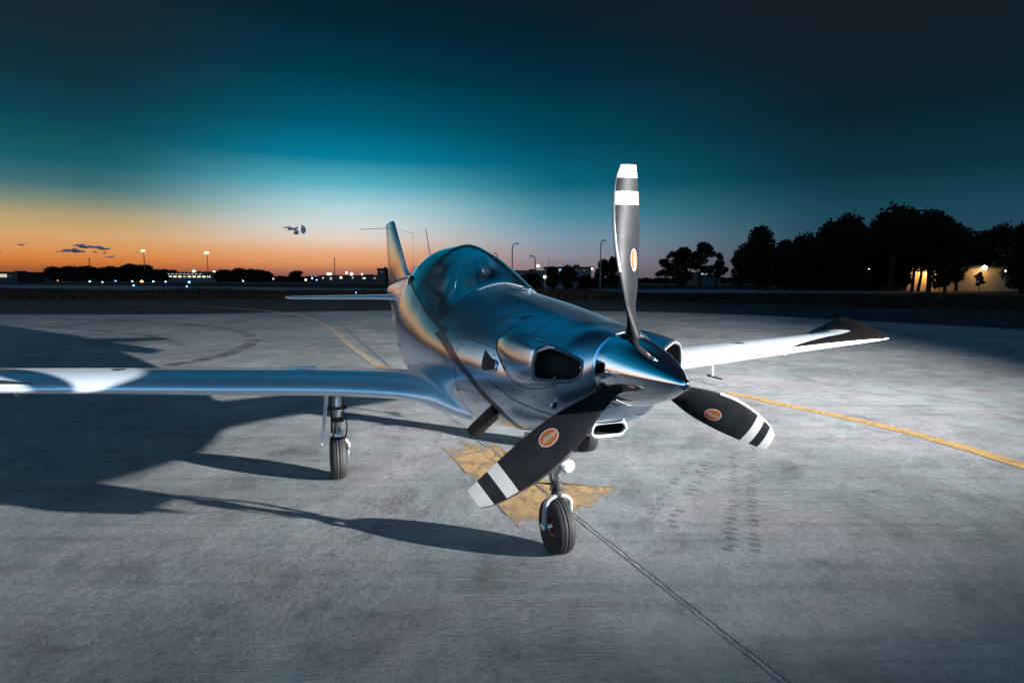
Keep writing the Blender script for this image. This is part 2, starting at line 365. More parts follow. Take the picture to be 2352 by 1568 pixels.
cx_, cy_ = .12, 4.62; n_ = len(PATCH); rings = [(1.0, 0.0), (.90, .55), (.74, 1.0), (.4, 1.0), (.02, 1.0)]
mb = MB(); mb.grid([[(cx_ + (x - cx_) * k, cy_ + (y - cy_) * k, .004) for x, y in PATCH] for k, _ in rings], close=True)
po_ = mb.build('painted_square', M['patch'], smooth_=False, weld=False)
at_ = po_.data.attributes.new('paint_left', 'FLOAT', 'POINT')
for r_, (k, w_) in enumerate(rings):
    for i in range(n_):
        side_keep = .85 if i < 28 else w_          # two straight masked edges stayed sharp, the others wore away
        at_.data[r_ * n_ + i].value = max(w_, side_keep)
if po_.data.polygons[0].normal.z < 0: po_.data.flip_normals()
tag(po_, kind='structure')
def jagged(a, b, n, amp, seed=1):
    rnd = random.Random(seed); out = []
    for i in range(n + 1):
        t = i / n; out.append((a[0] + (b[0] - a[0]) * t + rnd.uniform(-amp, amp), a[1] + (b[1] - a[1]) * t + rnd.uniform(-amp, amp)))
    return out
def joint(name, a, b, w=0.014, seed=3, n=90, highlight_w=0.03):
    ribbon(name, jagged(a, b, n, 0.004, seed), w, 0.008, M['joint'])
    p = jagged((a[0] - 0.007, a[1] - 0.002), (b[0] - 0.007, b[1] - 0.002), n, 0.003, seed + 1)
    ribbon(name + '_edge', p, highlight_w, 0.006, M['joint_edge'])  # highlight along the joint laid on as a thin pale strip
joint('slab_joint', (-0.93, 7.36), (1.42, 1.55), 0.008, highlight_w=.011)
joint('slab_joint', (-0.93, 7.36), (-7.9, 25.5), 0.012, 9)
joint('slab_joint', (3.25, 9.02), (13.5, 13.2), 0.010, 5)
joint('slab_joint', (3.25, 9.02), (-3.6, 6.3), 0.010, 6)
joint('slab_joint', (3.25, 9.02), (-4.0, 27.0), 0.012, 7)
joint('slab_joint', (1.42, 1.55), (2.6, -1.6), 0.012, 8)
ribbon('skid_mark', bez([(-19, 24), (-14, 22.5), (-9.5, 19.3), (-7.2, 16.0), (-6.3, 12.8), (-6.6, 11.0)], 10), 0.35, 0.002, M['skid'])
ribbon('skid_mark', bez([(-16, 20), (-11, 17.2), (-8.2, 14.4)], 10), 0.22, 0.002, M['skid'])
ribbon('skid_mark', bez([(-1.15, 4.9), (-0.80, 4.5), (-0.82, 3.9), (-1.1, 3.3), (-1.5, 2.7)], 10), 0.10, 0.002, M['skid_soft'])
# tread prints of a wide tyre: rows of dull lozenges
M['tread'] = worn_paint('tread_print_dirt', (0.10, 0.11, 0.118), 14.0, 0.33, 0.88)
mb = MB(); rnd = random.Random(4)
for tr_, (a, b, n, w) in enumerate([((2.25, 5.7), (1.32, 3.35), 30, 0.085), ((2.40, 5.65), (1.46, 3.35), 30, 0.085), ((1.95, 5.5), (1.0, 3.6), 22, 0.08), ((1.82, 5.5), (.95, 3.9), 18, 0.07)]):
    a = Vector(a); b = Vector(b); d = (b - a).normalized(); nn = Vector((-d.y, d.x))
    for i in range(n):
        if rnd.random() < (0.16 if tr_ < 2 else 0.4): continue
        c = a + (b - a) * ((i + rnd.uniform(-.12, .12)) / n) + nn * rnd.uniform(-.022, .022)
        rows = []; K = 8
        vs_ = [(c.x + nn.x * w / 2 * math.cos(k * 2 * math.pi / K) * 1.0 + d.x * 0.030 * math.sin(k * 2 * math.pi / K), c.y + nn.y * w / 2 * math.cos(k * 2 * math.pi / K) + d.y * 0.030 * math.sin(k * 2 * math.pi / K), 0.002) for k in range(K)]
        mb.add(vs_, [tuple(range(K))])
tag(mb.build('tyre_prints', M['tread'], smooth_=False, weld=False), kind='structure')

# ------------------------------------------------------------------ the aeroplane.  local axes: x = its left, -y = nose, z = up
TH = 20.381
plane = empty('aeroplane', (0.276, 3.402, 0.0), R(TH))
tag(plane, 'polished silver low-wing propeller aeroplane with a bubble canopy parked on the concrete apron', 'aeroplane')
def V(s, l, z): return (l, -s, z)
# s: half width, z top, z widest, z bottom, exponent top, exponent bottom
ST=[(.74,.180,1.412,1.236,1.060,2.0,2.0),
(.70,.212,1.424,1.200,1.010,2.0,2.2),
(.60,.315,1.442,1.155,.940,2.0,2.5),
(.45,.380,1.455,1.125,.885,1.95,2.6),
(.20,.440,1.488,1.120,.800,1.9,2.6),
(-.20,.500,1.535,1.130,.730,1.85,2.6),
(-.60,.545,1.575,1.130,.680,1.8,2.6),
(-.93,.560,1.620,1.140,.650,1.75,2.6),
(-1.25,.570,1.775,1.150,.640,1.6,2.6),
(-1.60,.575,1.905,1.160,.635,1.6,2.6),
(-1.95,.575,1.965,1.170,.635,1.7,2.6),
(-2.40,.560,1.965,1.180,.650,1.85,2.6),
(-2.80,.510,1.910,1.190,.680,1.95,2.5),
(-3.20,.450,1.825,1.210,.720,2.0,2.4),
(-3.80,.350,1.745,1.250,.790,2.0,2.3),
(-4.60,.230,1.690,1.320,.920,2.0,2.2),
(-5.40,.140,1.640,1.380,1.080,2.0,2.0),
(-6.10,.080,1.590,1.410,1.240,2.0,2.0),
(-6.60,.035,1.540,1.430,1.340,2.0,2.0)]
def interp(tab,s):
    # tab sorted by descending first value; Catmull-Rom (non uniform, finite difference)
    n=len(tab)
    if s>=tab[0][0]: return tab[0][1:]
    if s<=tab[-1][0]: return tab[-1][1:]
    i=0
    while tab[i+1][0]>s: i+=1
    a,b=tab[i],tab[i+1]; h=b[0]-a[0]; t=(s-a[0])/h
    out=[]
    for k in range(1,len(a)):
        d=(b[k]-a[k])/h
        if i>0: p=tab[i-1]; dp=(a[k]-p[k])/(a[0]-p[0]); m0=0 if dp*d<=0 else 2*dp*d/(dp+d)
        else: m0=d
        if i+2<n: q=tab[i+2]; dq=(q[k]-b[k])/(q[0]-b[0]); m1=0 if dq*d<=0 else 2*dq*d/(dq+d)
        else: m1=d
        t2=t*t;t3=t2*t
        out.append((2*t3-3*t2+1)*a[k]+(t3-2*t2+t)*h*m0+(-2*t3+3*t2)*b[k]+(t3-t2)*h*m1)
    return tuple(out)
def half_width(s,z):
    w,zt,zm,zb,nt,nb=interp(ST,s)
    if z>=zm: u=(z-zm)/(zt-zm); n=nt
    else: u=(zm-z)/(zm-zb); n=nb
    if u>=1: return 0.0
    return w*(1-u**n)**(1/n)

def sec_pt(s, t, off=0.0):
    """t from -90 (keel) over 0 (widest) to 90 (spine); left side of the aeroplane is l>0"""
    w, zt, zm, zb, nt, nb = interp(ST, s); a = R(abs(t)); n = nt if t >= 0 else nb
    l = w * max(0.0, math.cos(a)) ** (2 / n); q = math.sin(a) ** (2 / n)
    return (s, l, zm + (zt - zm) * q) if t >= 0 else (s, l, zm - (zm - zb) * q)
def ang(s, z):
    w, zt, zm, zb, nt, nb = interp(ST, s)
    if z >= zm: return math.degrees(math.asin(min(1, ((z - zm) / (zt - zm))) ** (nt / 2)))
    return -math.degrees(math.asin(min(1, ((zm - z) / (zm - zb))) ** (nb / 2)))
def nrm(s, t):
    e = 0.01; a = Vector(sec_pt(s + e, t)); b = Vector(sec_pt(s - e, t)); c = Vector(sec_pt(s, min(89.5, t + 1.5))); d = Vector(sec_pt(s, max(-89.5, t - 1.5)))
    n = (a - b).cross(c - d); n.normalize()
    if n.y < 0: n = -n
    return n
def surf(s, t, side, off=0.0):
    p = Vector(sec_pt(s, t))
    if off: p = p + nrm(s, t) * off
    return V(p.x, side * p.y, p.z)
SILL = [(-.96, 1.362), (-1.18, 1.374), (-1.36, 1.403), (-1.59, 1.453), (-1.89, 1.534), (-2.3, 1.64), (-2.7, 1.75), (-3.0, 1.84), (-3.12, 1.86)]
def sill_z(s):
    if s > -.96: return 1.362
    for (a, za), (b, zb_) in zip(SILL, SILL[1:]):
        if a >= s >= b: return za + (zb_ - za) * (a - s) / (a - b)
    return 9
S_F, S_R = -.96, -2.98
def fr(a, b, n): return [a + (b - a) * i / n for i in range(n + 1)]
POLY = [(.400, 1.322), (.350, 1.342), (.280, 1.318), (.215, 1.286), (.203, 1.245), (.215, 1.200), (.250, 1.182), (.330, 1.184), (.412, 1.190), (.414, 1.255)]
def rounded(poly, r=0.35, n=5):
    out = []
    for i, p in enumerate(poly):
        a = Vector(poly[i - 1]); b = Vector(p); c = Vector(poly[(i + 1) % len(poly)]); p0 = b + (a - b) * r; p1 = b + (c - b) * r
        for k in range(n):
            t = k / (n - 1); out.append(tuple((1 - t) ** 2 * p0 + 2 * t * (1 - t) * b + t * t * p1))
    return out
RP = rounded(POLY, .30)
PC = Vector((.305, 1.256))
def plane_s(l): return .605 + (.42 - l) / .215 * .098
CUT = [tuple(PC + (Vector(p) - PC) * .95) for p in RP]
def point_in(p, poly):
    c = False
    for i in range(len(poly)):
        a, b = poly[i - 1], poly[i]
        if (a[1] > p[1]) != (b[1] > p[1]) and p[0] < (b[0] - a[0]) * (p[1] - a[1]) / (b[1] - a[1]) + a[0]: c = not c
    return c
# body shell
def in_intake(s, l, z):
    return s > 0.36 and point_in((l, z), CUT)
body = MB()
stations = fr(.74, .42, 54) + fr(.42, -.96, 40)[1:] + fr(-.96, S_R, 44)[1:] + fr(S_R, -6.6, 60)[1:]
NB, NT = 52, 36
def row(s, lo, hi, n, side):
    return [surf(s, lo + (hi - lo) * k / n, side) for k in range(n + 1)]
for side in (1, -1):
    rowsb, rowst = [], []
    for s in stations:
        zs = sill_z(s); w, zt, zm, zb, nt, nb = interp(ST, s)
        ts = ang(s, min(zs, zt - 0.002)) if s <= S_F else ang(s, 1.362)
        rowsb.append(row(s, -90, ts, NB, side)); rowst.append(row(s, ts, 90, NT, side))
    for rows, upper in ((rowsb, False), (rowst, True)):
        n = len(rows[0]); vs_ = [p for r in rows for p in r]; fs = []
        for i in range(len(rows) - 1):
            sm = (stations[i] + stations[i + 1]) / 2
            if upper and S_R < sm < S_F: continue
            for j in range(n - 1):
                q = (i * n + j, i * n + j + 1, (i + 1) * n + j + 1, (i + 1) * n + j)
                c = sum((Vector(vs_[k]) for k in q), Vector()) / 4
                if in_intake(-c.y, abs(c.x), c.z): continue
                fs.append(q)
        body.add(vs_, fs)
    nose = [surf(.74, t, side) for t in range(-90, 91, 6)]
    body.add(nose + [V(.74, 0, 1.236)], [(k, k + 1, len(nose)) for k in range(len(nose) - 1)])
body.add([surf(-6.6, t, 1) for t in range(-90, 91, 10)] + [surf(-6.6, t, -1) for t in range(80, -90, -10)], [tuple(range(36))])
fus = body.build('fuselage', M['silver'], plane)

def strip(name, pts, w, mat, parent, off=0.0016, sides=(-1,), sub=6):
    """a thin ribbon lying on the fuselage skin through (s, t) points"""
    mb = MB()
    for side in sides:
        path = []
        for (a, b) in zip(pts, pts[1:]):
            for k in range(sub): path.append((a[0] + (b[0] - a[0]) * k / sub, a[1] + (b[1] - a[1]) * k / sub))
        path.append(pts[-1]); P = [Vector(surf(s, t, side, off)) for s, t in path]; rows = []
        for i, p in enumerate(P):
            d = (P[min(i + 1, len(P) - 1)] - P[max(i - 1, 0)]).normalized(); nn = nrm(*path[i]); nv = Vector((side * nn.y, -nn.x, nn.z))
            x = d.cross(nv).normalized() * w / 2; rows.append([p + x, p - x])
        mb.grid(rows)
    return mb.build(name, mat, parent)
def sz(lst): return [(s, ang(s, z)) for s, z in lst]
# panel gaps
for k in ((1,), (-1,)):
    strip('panel_gap', [(-.40, t) for t in range(-80, 91, 10)], 0.005, M['line'], fus, sides=k)
    strip('panel_gap', sz([(-.40, 1.300), (-.14, 1.286), (.10, 1.273)]), 0.005, M['line'], fus, sides=k)
    strip('panel_gap', sz([(.05, 1.10), (.22, 1.068), (.34, 1.035), (.45, 1.019), (.53, 1.006), (.58, .985), (.66, .99)]), 0.004, M['line'], fus, sides=k)
for sd in (1, -1):
    strip('panel_gap', [(-3.25, t) for t in range(-70, 89, 8)], 0.004, M['line'], fus, sides=(sd,))
    strip('panel_gap', [(.30, t) for t in range(34, 91, 8)], 0.003, M['line'], fus, sides=(sd,))
    strip('access_door', sz([(-2.45, 1.28), (-2.45, 1.05), (-2.15, 1.05), (-2.15, 1.28), (-2.45, 1.28)]), 0.004, M['line'], fus, sides=(sd,))
    strip('latch_slot', sz([(-.66, 1.318), (-.56, 1.312)]), 0.007, M['line'], fus, sides=(sd,))
# lightning stripe paint along each side
UP = [(-2.6, 1.70), (-1.79, 1.514), (-1.50, 1.452), (-1.18, 1.388), (-.90, 1.334), (-.79, 1.331), (-.70, 1.300), (-.745, 1.291), (-.49, 1.226), (-.287, 1.146), (-.145, 1.098), (-.04, 1.040), (.071, .997), (.159, .962), (.196, .895), (.18, .845), (.12, .810)]
LO = [(-2.6, 1.69), (-1.81, 1.508), (-1.56, 1.440), (-1.28, 1.372), (-1.05, 1.330), (-.86, 1.296), (-.99, 1.275), (-.753, 1.235), (-.518, 1.174), (-.361, 1.122), (-.201, 1.068), (-.05, 1.004), (.038, .962), (.098, .915), (.140, .870), (.085, .822), (.03, .795)]
for side in (-1, 1):
    mb = MB(); rows = []
    for i in range(len(UP) - 1):
        for k in range(7 if i < len(UP) - 2 else 8):
            f = k / 7; a = [UP[i][j] + (UP[i + 1][j] - UP[i][j]) * f for j in (0, 1)]; b = [LO[i][j] + (LO[i + 1][j] - LO[i][j]) * f for j in (0, 1)]
            rr_ = []
            for q in range(7):
                g = q / 6; s = a[0] + (b[0] - a[0]) * g; z = a[1] + (b[1] - a[1]) * g
                rr_.append(surf(s, ang(s, z), side, 0.0012))
            rows.append(rr_)
    mb.grid(rows); mb.build('lightning_stripe', M['stripe'], fus)
# side vents behind the intakes
for side in (-1, 1):
    top_ = [(-.03, 1.256), (.06, 1.227), (.10, 1.219), (.150, 1.205)]; bot_ = [(-.012, 1.150), (.046, 1.146), (.10, 1.155), (.152, 1.165)]
    mb = MB(); mb.grid([[surf(a[0] + (b[0] - a[0]) * q / 6, ang(0, 1.2) * 0 + ang(a[0] + (b[0] - a[0]) * q / 6, a[1] + (b[1] - a[1]) * q / 6), side, .0022) for q in range(7)] for a, b in zip(top_, bot_)])
    mb.build('side_vent', M['black'], fus)
    P = [surf(s, ang(s, z), side, .004) for s, z in [(-.01, 1.15), (.046, 1.146), (.10, 1.155), (.152, 1.165), (.152, 1.205), (.12, 1.216)]]
    mb = MB(); mb.tube(P, .006, 6); mb.build('vent_lip', M['silver'], fus)
# row of fasteners
mb = MB()
for side in (-1, 1):
    for s, z in [(-.38, 1.325), (-.36, 1.25), (-.30, 1.305), (-.06, 1.297), (.02, 1.298), (.09, 1.24), (.25, 1.105), (.33, 1.09), (.20, .99), (.36, .985), (.50, 1.085), (.58, 1.10), (.48, .96), (-.15, .94), (-.02, .86)] + [(-.375, ss) for ss in (1.47, 1.42, 1.16, 1.06, .97)] + [(-.425, ss) for ss in (1.46, 1.38, 1.18, 1.08, .96)]:
        mb = MB(); p = Vector(surf(s, ang(s, z), side, 0.001)); mb.sphere(p, (0.0042, 0.0042, 0.0042), 8); mb.build('fastener', M['pole'], fus)
# preheat socket low on the cowling
p = Vector(surf(.60, ang(.60, 1.06), -1, 0.002)); q = Vector((0.35, -0.9, -0.1)).normalized(); q.x *= -1
mb = MB(); mb.tube([p + q * 0.014 + Vector((math.cos(a), 0.35 * math.cos(a), math.sin(a))) * 0.019 for a in fr(0, 2 * math.pi, 20)[:-1]], 0.006, 8, closed=True)
mb.build('socket_ring', M['steel'], fus)
mb = MB(); mb.sphere(p + q * 0.006, (0.015, 0.008, 0.015), 12); mb.build('socket', M['black'], fus)

# ---- canopy
can = MB()
for side in (1, -1):
    rows = []
    for s in fr(S_F, S_R, 60):
        ts = ang(s, sill_z(s)); rows.append(row(s, ts, 90, 26, side))
    can.grid(rows)
canopy = can.build('canopy', M['glass'], plane)
mb = MB()
for side in (1, -1):
    mb.tube([surf(s, ang(s, sill_z(s)), side, 0.001) for s in fr(S_F, -2.9, 40)], 0.0045, 6)
edge_f = [surf(S_F, t, -1, 0.001) for t in fr(ang(S_F, 1.362), 90, 24)] + [surf(S_F, t, 1, 0.001) for t in fr(90, ang(S_F, 1.362), 24)]
mb.tube(edge_f, 0.0045, 6)
mb.build('canopy_seal', M['line'], canopy)
# painted lower frame inside the glass edge
for side in (1, -1):
    mb = MB(); mb.grid([[surf(s, ang(s, sill_z(s)) + d, side, -0.006) for d in (0, 2.0, 4.0, 6.0)] for s in fr(S_F, -2.6, 40)]); mb.build('canopy_rail', M['silver'], canopy)
# cockpit
ck = MB()
for s0, s1 in ((S_F, S_R),):
    rows = []
    for s in fr(s0, s1, 24):
        z = sill_z(s) - 0.035 if s > -1.9 else sill_z(-1.9) - 0.035; hw = half_width(s, min(z, interp(ST, s)[1] - .05)) - 0.012
        rows.append([V(s, hw * f, z - 0.25 * (1 - abs(f) ** 4)) for f in fr(-1, 1, 12)])
    ck.grid(rows)
cockpit = ck.build('cockpit', M['cockpit'], plane)
mb = MB(); rows = []
for s, k in ((-.965, .985), (-1.05, .975), (-1.15, .955), (-1.24, .93), (-1.27, .86)):
    rr_ = []
    for t in fr(2, 178, 30):
        tt = t if t <= 90 else 180 - t; sg = 1 if t <= 90 else -1
        w, zt, zm, zb, nt, nb = interp(ST, -.96); l = w * k * max(0, math.cos(R(tt))) ** (2 / nt); z = zm + (zt - zm) * (math.sin(R(tt))) ** (2 / nt) * k
        rr_.append(V(s, sg * l, z))
    rows.append(rr_)
rows.append([V(-1.29, p[0] * 0.9, 1.2) for p in rows[-1]])
mb.grid(rows); mb.build('glare_shield', M['black'], cockpit)
for sd in (-1, 1):
    mb = MB()
    prof = [(-1.75, 1.16), (-2.15, 1.12), (-2.22, 1.20), (-2.33, 1.52), (-2.36, 1.66)]
    for i in range(len(prof) - 1):
        (a, za), (b, zb_) = prof[i], prof[i + 1]; d = Vector((0, a - b, zb_ - za)); ln = d.length; rot = Vector((0, 0, 1)).rotation_difference(d.normalized()).to_matrix()
        mb.box(V((a + b) / 2, sd * 0.245, (za + zb_) / 2), (0.42, 0.11, ln + 0.05), rot, bev=0.035)
    seat = mb.build('seat', M['seat'], cockpit)
    mb = MB(); mb.sphere(V(-2.36, sd * 0.235, 1.735), (0.13, 0.055, 0.085), 16); mb.build('headrest', M['seat'], cockpit)
# A-shaped roll bar under the top of the bubble
mb = MB(); apex = (-1.86, 1.915)
mb.tube([V(apex[0] - .25, -.27, 1.30), V(apex[0] - .06, -.13, 1.66), V(apex[0], -.055, 1.895), V(apex[0], 0, 1.925), V(apex[0], .055, 1.895), V(apex[0] - .06, .10, 1.66), V(apex[0] - .25, .22, 1.30)], 0.024, 12)
mb.build('roll_bar', M['cockpit'], cockpit)
mb = MB(); mb.tube([V(-1.84, .078, 1.84), V(-1.80, .12, 1.66)], 0.006, 8); mb.tube([V(-1.84, -.10, 1.80), V(-1.72, -.20, 1.48)], 0.007, 8); mb.build('grab_rod', M['steel'], cockpit)

# ---- cheek intakes
for side in (-1, 1):
    mb = MB(); rows = []
    for ds, kl, kz, cl, cz, fl in ((-0.002, .93, .90, 0, 0, 1), (0.004, .97, .95, 0, 0, 1), (0.004, 1.03, 1.06, 0, 0, 1), (-0.010, 1.08, 1.14, 0, 0, 1), (-.045, 1.12, 1.28, 0, -.006, 1), (-.12, 1.17, 1.50, 0, -.012, 1), (-.22, 1.18, 1.66, .0, -.014, .8), (-.33, 1.17, 1.62, .002, -.004, .6), (-.45, 1.11, 1.42, .004, .010, .4), (-.56, 1.00, 1.06, .002, .024, .3), (-.68, .80, .6, -.012, .04, .3)):
        rr_ = []
        for (l, z) in RP:
            # deeper sections relax toward an ellipse
            d = Vector((l, z)) - PC; e = min(1.0, max(0.0, (-ds) / .3)) * .45; an = math.atan2(d.y / .075, d.x / .118); el = Vector((math.cos(an) * .122, math.sin(an) * .078))
            d = d * (1 - e) + el * e
            s_ = (plane_s(l) if fl == 1 else plane_s(.29)) + ds if fl == 1 else plane_s(.29 + (l - .29) * fl) + ds
            rr_.append(V(s_, side * (PC.x + cl + d.x * kl), PC.y + cz + d.y * kz))
        rows.append(rr_)
    mb.grid(rows[:4], close=True, mi=1); mb.grid(rows[3:], close=True); ch = mb.build('engine_intake', [M['silver'], M['lip']], plane)
    mb = MB(); rows = []
    for ds, k in ((0, .935), (-.05, .92), (-.16, .86), (-.17, .01)):
        rows.append([V(plane_s(l) - 0.003 + ds, side * (PC.x + (l - PC.x) * k), PC.y + (z - PC.y) * k) for l, z in RP])
    mb.grid(rows, close=True); mb.build('intake_duct', M['black'], ch)
# gap line where each cheek fairing meets the cowling, laid on the outermost skin
from mathutils.bvhtree import BVHTree
bpy.context.view_layer.update()
SKIN = []
for o in [fus] + [c for c in col.objects if c.name.startswith('engine_intake')]:
    SKIN.append(BVHTree.FromPolygons([v.co.copy() for v in o.data.vertices], [tuple(f.vertices) for f in o.data.polygons]))
def skin_pt(s, z, side, off=.0015):
    best = None
    for b in SKIN:
        h = b.ray_cast(Vector((side * 2.0, -s, z)), Vector((-side, 0, 0)))
        if h[0] is not None and (best is None or h[3] < best[1]): best = (h[0] + Vector((side * off, 0, 0)), h[3])
    return best[0] if best else None
SEAM = bez([(.09, 1.392), (.052, 1.374), (.060, 1.345), (.078, 1.318), (.104, 1.272), (.145, 1.240), (.194, 1.213), (.25, 1.174), (.33, 1.135), (.41, 1.118), (.48, 1.118), (.55, 1.132), (.62, 1.155)], 5)
for side in (-1, 1):
    P = [p for p in (skin_pt(s, z, side) for s, z in SEAM) if p is not None]; mb = MB(); mb.tube(P, .0022, 5); mb.build('panel_gap', M['line'], fus)
# ---- chin inlet
def stadium(a, b, n=10):
    out = []
    for k in range(n + 1): t = -math.pi / 2 + math.pi * k / n; out.append((a - b + b * math.cos(t), b * math.sin(t)))
    for k in range(n + 1): t = math.pi / 2 + math.pi * k / n; out.append((-(a - b) + b * math.cos(t), b * math.sin(t)))
    return out
mb = MB(); rows = []
for s, a, b, z in ((.600, .098, .038, .912), (.52, .112, .048, .908), (.35, .135, .064, .890), (.10, .170, .080, .850), (-.2, .19, .06, .80), (-.5, .12, .03, .74)):
    rows.append([V(s + (-.02 if y < 0 and s > .5 else 0), x, z + y) for x, y in stadium(a, b)])
mb.grid(rows, close=True); chin = mb.build('chin_inlet', M['silver'], plane)
mb = MB(); mb.tube([V(.602 + (-.012 if y < 0 else 0), x, .912 + y) for x, y in stadium(.096, .036)], 0.0085, 8, closed=True); mb.build('inlet_lip', simple('pale_lip_paint', (0.5, 0.52, 0.55), 0.3, 0.2, coat=0.5), chin)
mb = MB(); rows = [[V(s, x * k, .912 + y * k) for x, y in stadium(.092, .033)] for s, k in ((.598, 1), (.52, .95), (.42, .9), (.41, .02))]; mb.grid(rows, close=True); mb.build('inlet_duct', M['black'], chin)
# ---- exhaust stub, open gear doors under the nose
mb = MB(); a = Vector(V(.06, -.395, .935)); b = Vector(V(-.20, -.46, .745)); d = (b - a).normalized(); x = d.cross(Vector((0, 0, 1))).normalized(); y = x.cross(d)
prof = [(0.030, 0.022), (-0.030, 0.022), (-0.030, -0.022), (0.030, -0.022)]; rp = rounded(prof, .3, 4)
mb.grid([[a + x * p[0] * 1.5 + y * p[1] * 1.5 for p in rp], [b + x * p[0] * 1.5 + y * p[1] * 1.5 for p in rp], [b + x * p[0] * 1.3 + y * p[1] * 1.3 for p in rp], [b - d * .08 + x * p[0] * 1.2 + y * p[1] * 1.2 for p in rp], [b - d * .082 for p in rp]], close=True)
mb.build('exhaust_pipe', simple('sooty_exhaust_steel', (0.016, 0.014, 0.013), 0.5, 0.6), plane)
M['door_white'] = simple('white_gear_door_paint', (0.62, 0.66, 0.72), 0.3, 0.2, coat=0.4)
def panel(name, pts, th, mat, parent):
    c = (Vector(pts[1]) - Vector(pts[0])).cross(Vector(pts[2]) - Vector(pts[0])).normalized() * th
    n = len(pts); mb = MB(); mb.add([Vector(p) + c / 2 for p in pts] + [Vector(p) - c / 2 for p in pts], [tuple(range(n)), tuple(reversed(range(n, 2 * n)))] + [(i, i + n, (i + 1) % n + n, (i + 1) % n) for i in range(n)])
    return mb.build(name, mat, parent, smooth_=False)
panel('nose_gear_door', [V(.36, -.135, .84), V(-.16, -.145, .72), V(-.14, -.20, .56), V(.20, -.185, .60), V(.34, -.16, .72)], .012, M['door_white'], plane)

# ---- spinner and propeller
SPB, SPT, SR, HZ = .705, 1.205, .172, 1.236
def sp_r(x): return SR * max(0.0, 1 - x ** 1.78) ** .84
mb = MB(); prof = [(0.0, -SPB + 0.0), (SR * .97, -SPB), (SR, -SPB - .004)] + [(sp_r(x), -(SPB + .006 + (SPT - SPB) * x)) for x in fr(0.0, 0.93, 40)] + [(0.0225 * math.cos(R(a)) * 1.0, -(SPB + .006 + (SPT - SPB) * .93) - 0.024 * math.sin(R(a))) for a in (0, 20, 40, 60, 80, 90)][1:]
r93 = sp_r(.93); prof = prof[:-5] + [(r93 * math.cos(R(a)), -(SPB + .006 + (SPT - SPB) * .93) - 0.026 * math.sin(R(a))) for a in (18, 36, 54, 72, 90)]
mb.lathe(prof, 'Y', (0, 0, HZ), 96); spinner = mb.build('spinner', M['chrome'], plane)
mb = MB()
for k in range(24):
    a = 2 * math.pi * k / 24 + .1; r = sp_r(.05) + .0005; mb = MB(); mb.sphere((r * math.cos(a), -(SPB + .006 + (SPT - SPB) * .05), HZ + r * math.sin(a)), 0.0042, 8); mb.build('spinner_screw', M['line'], spinner)
PHI = -4.15
tab_b = [(.10, (.034, .034, 60)), (.15, (.036, .036, 52)), (.20, (.045, .041, 45)), (.28, (.062, .052, 39)), (.36, (.084, .068, 34)), (.45, (.104, .078, 30)), (.55, (.112, .080, 25)), (.65, (.108, .078, 20)), (.75, (.094, .072, 15)), (.83, (.078, .066, 12)), (.88, (.062, .062, 10)), (.921, (.036, .058, 9))]
def btab(r):
    for (a, A), (b, B) in zip(tab_b, tab_b[1:]):
        if r <= b:
            t = max(0, (r - a) / (b - a)); return [A[i] + (B[i] - A[i]) * t for i in range(3)]
    return list(tab_b[-1][1])
def sm_btab(r): 
    v = [btab(max(.10, min(.921, r + d))) for d in (-.03, -.015, 0, .015, .03)] if r < .86 else [btab(r)]
    return [sum(x[i] for x in v) / len(v) for i in range(3)]
def blade_pt(r, x, face, phi, off=0.0):
    """x: -1 leading edge .. +1 trailing edge; face +1 front, -1 back"""
    le, te, be = sm_btab(r); c0 = le + te; xx = -le + (x + 1) / 2 * c0
    u = (x + 1) / 2; round_ = min(1, max(0, (.30 - r) / .14))
    air = (0.2969 * math.sqrt(u) - .126 * u - .3516 * u * u + .2843 * u ** 3 - .1036 * u ** 4) * 5 * c0 * .095
    camber = .05 * c0 * 4 * u * (1 - u)
    circ = math.sqrt(max(0, 1 - x * x)) * .035
    h = (camber + face * air) * (1 - round_) + face * circ * round_ + off * face
    b = R(be)
    # chord runs toward the trailing edge: tangential +, backwards -
    tl = xx * math.cos(b) + h * math.sin(b); sl = -xx * math.sin(b) + h * math.cos(b)
    sweep = 0.0
    a = R(phi); rad = Vector((math.sin(a), 0, math.cos(a))); tan = Vector((math.cos(a), 0, -math.sin(a)))
    p = rad * r + tan * (tl + sweep); return (p.x, -(.816 + sl), HZ + p.z)
def blade_patch(mb, r0, r1, phi, x0=-1, x1=1, nr=10, nx=18, mi=0, off=0.0, both=True):
    xs = [x0 + (x1 - x0) * (0.5 - 0.5 * math.cos(math.pi * k / nx)) for k in range(nx + 1)]
    for face in ((1, -1) if both else (1,)):
        mb.grid([[blade_pt(r, x, face, phi, off) for x in xs] for r in fr(r0, r1, nr)], mi=mi)
def text_mesh(txt):
    cu = bpy.data.curves.new('lettering', 'FONT'); cu.body = txt; cu.size = 1.0; cu.align_x = 'CENTER'; cu.align_y = 'CENTER'; cu.resolution_u = 3
    o = bpy.data.objects.new('lettering', cu); col.objects.link(o); bpy.context.view_layer.update()
    me = bpy.data.meshes.new_from_object(o); vs_ = [v.co.copy() for v in me.vertices]; fs = [tuple(p.vertices) for p in me.polygons]
    bpy.data.objects.remove(o); return vs_, fs
TV, TF = text_mesh('HARTZELL')
tw = max(v.x for v in TV) - min(v.x for v in TV)
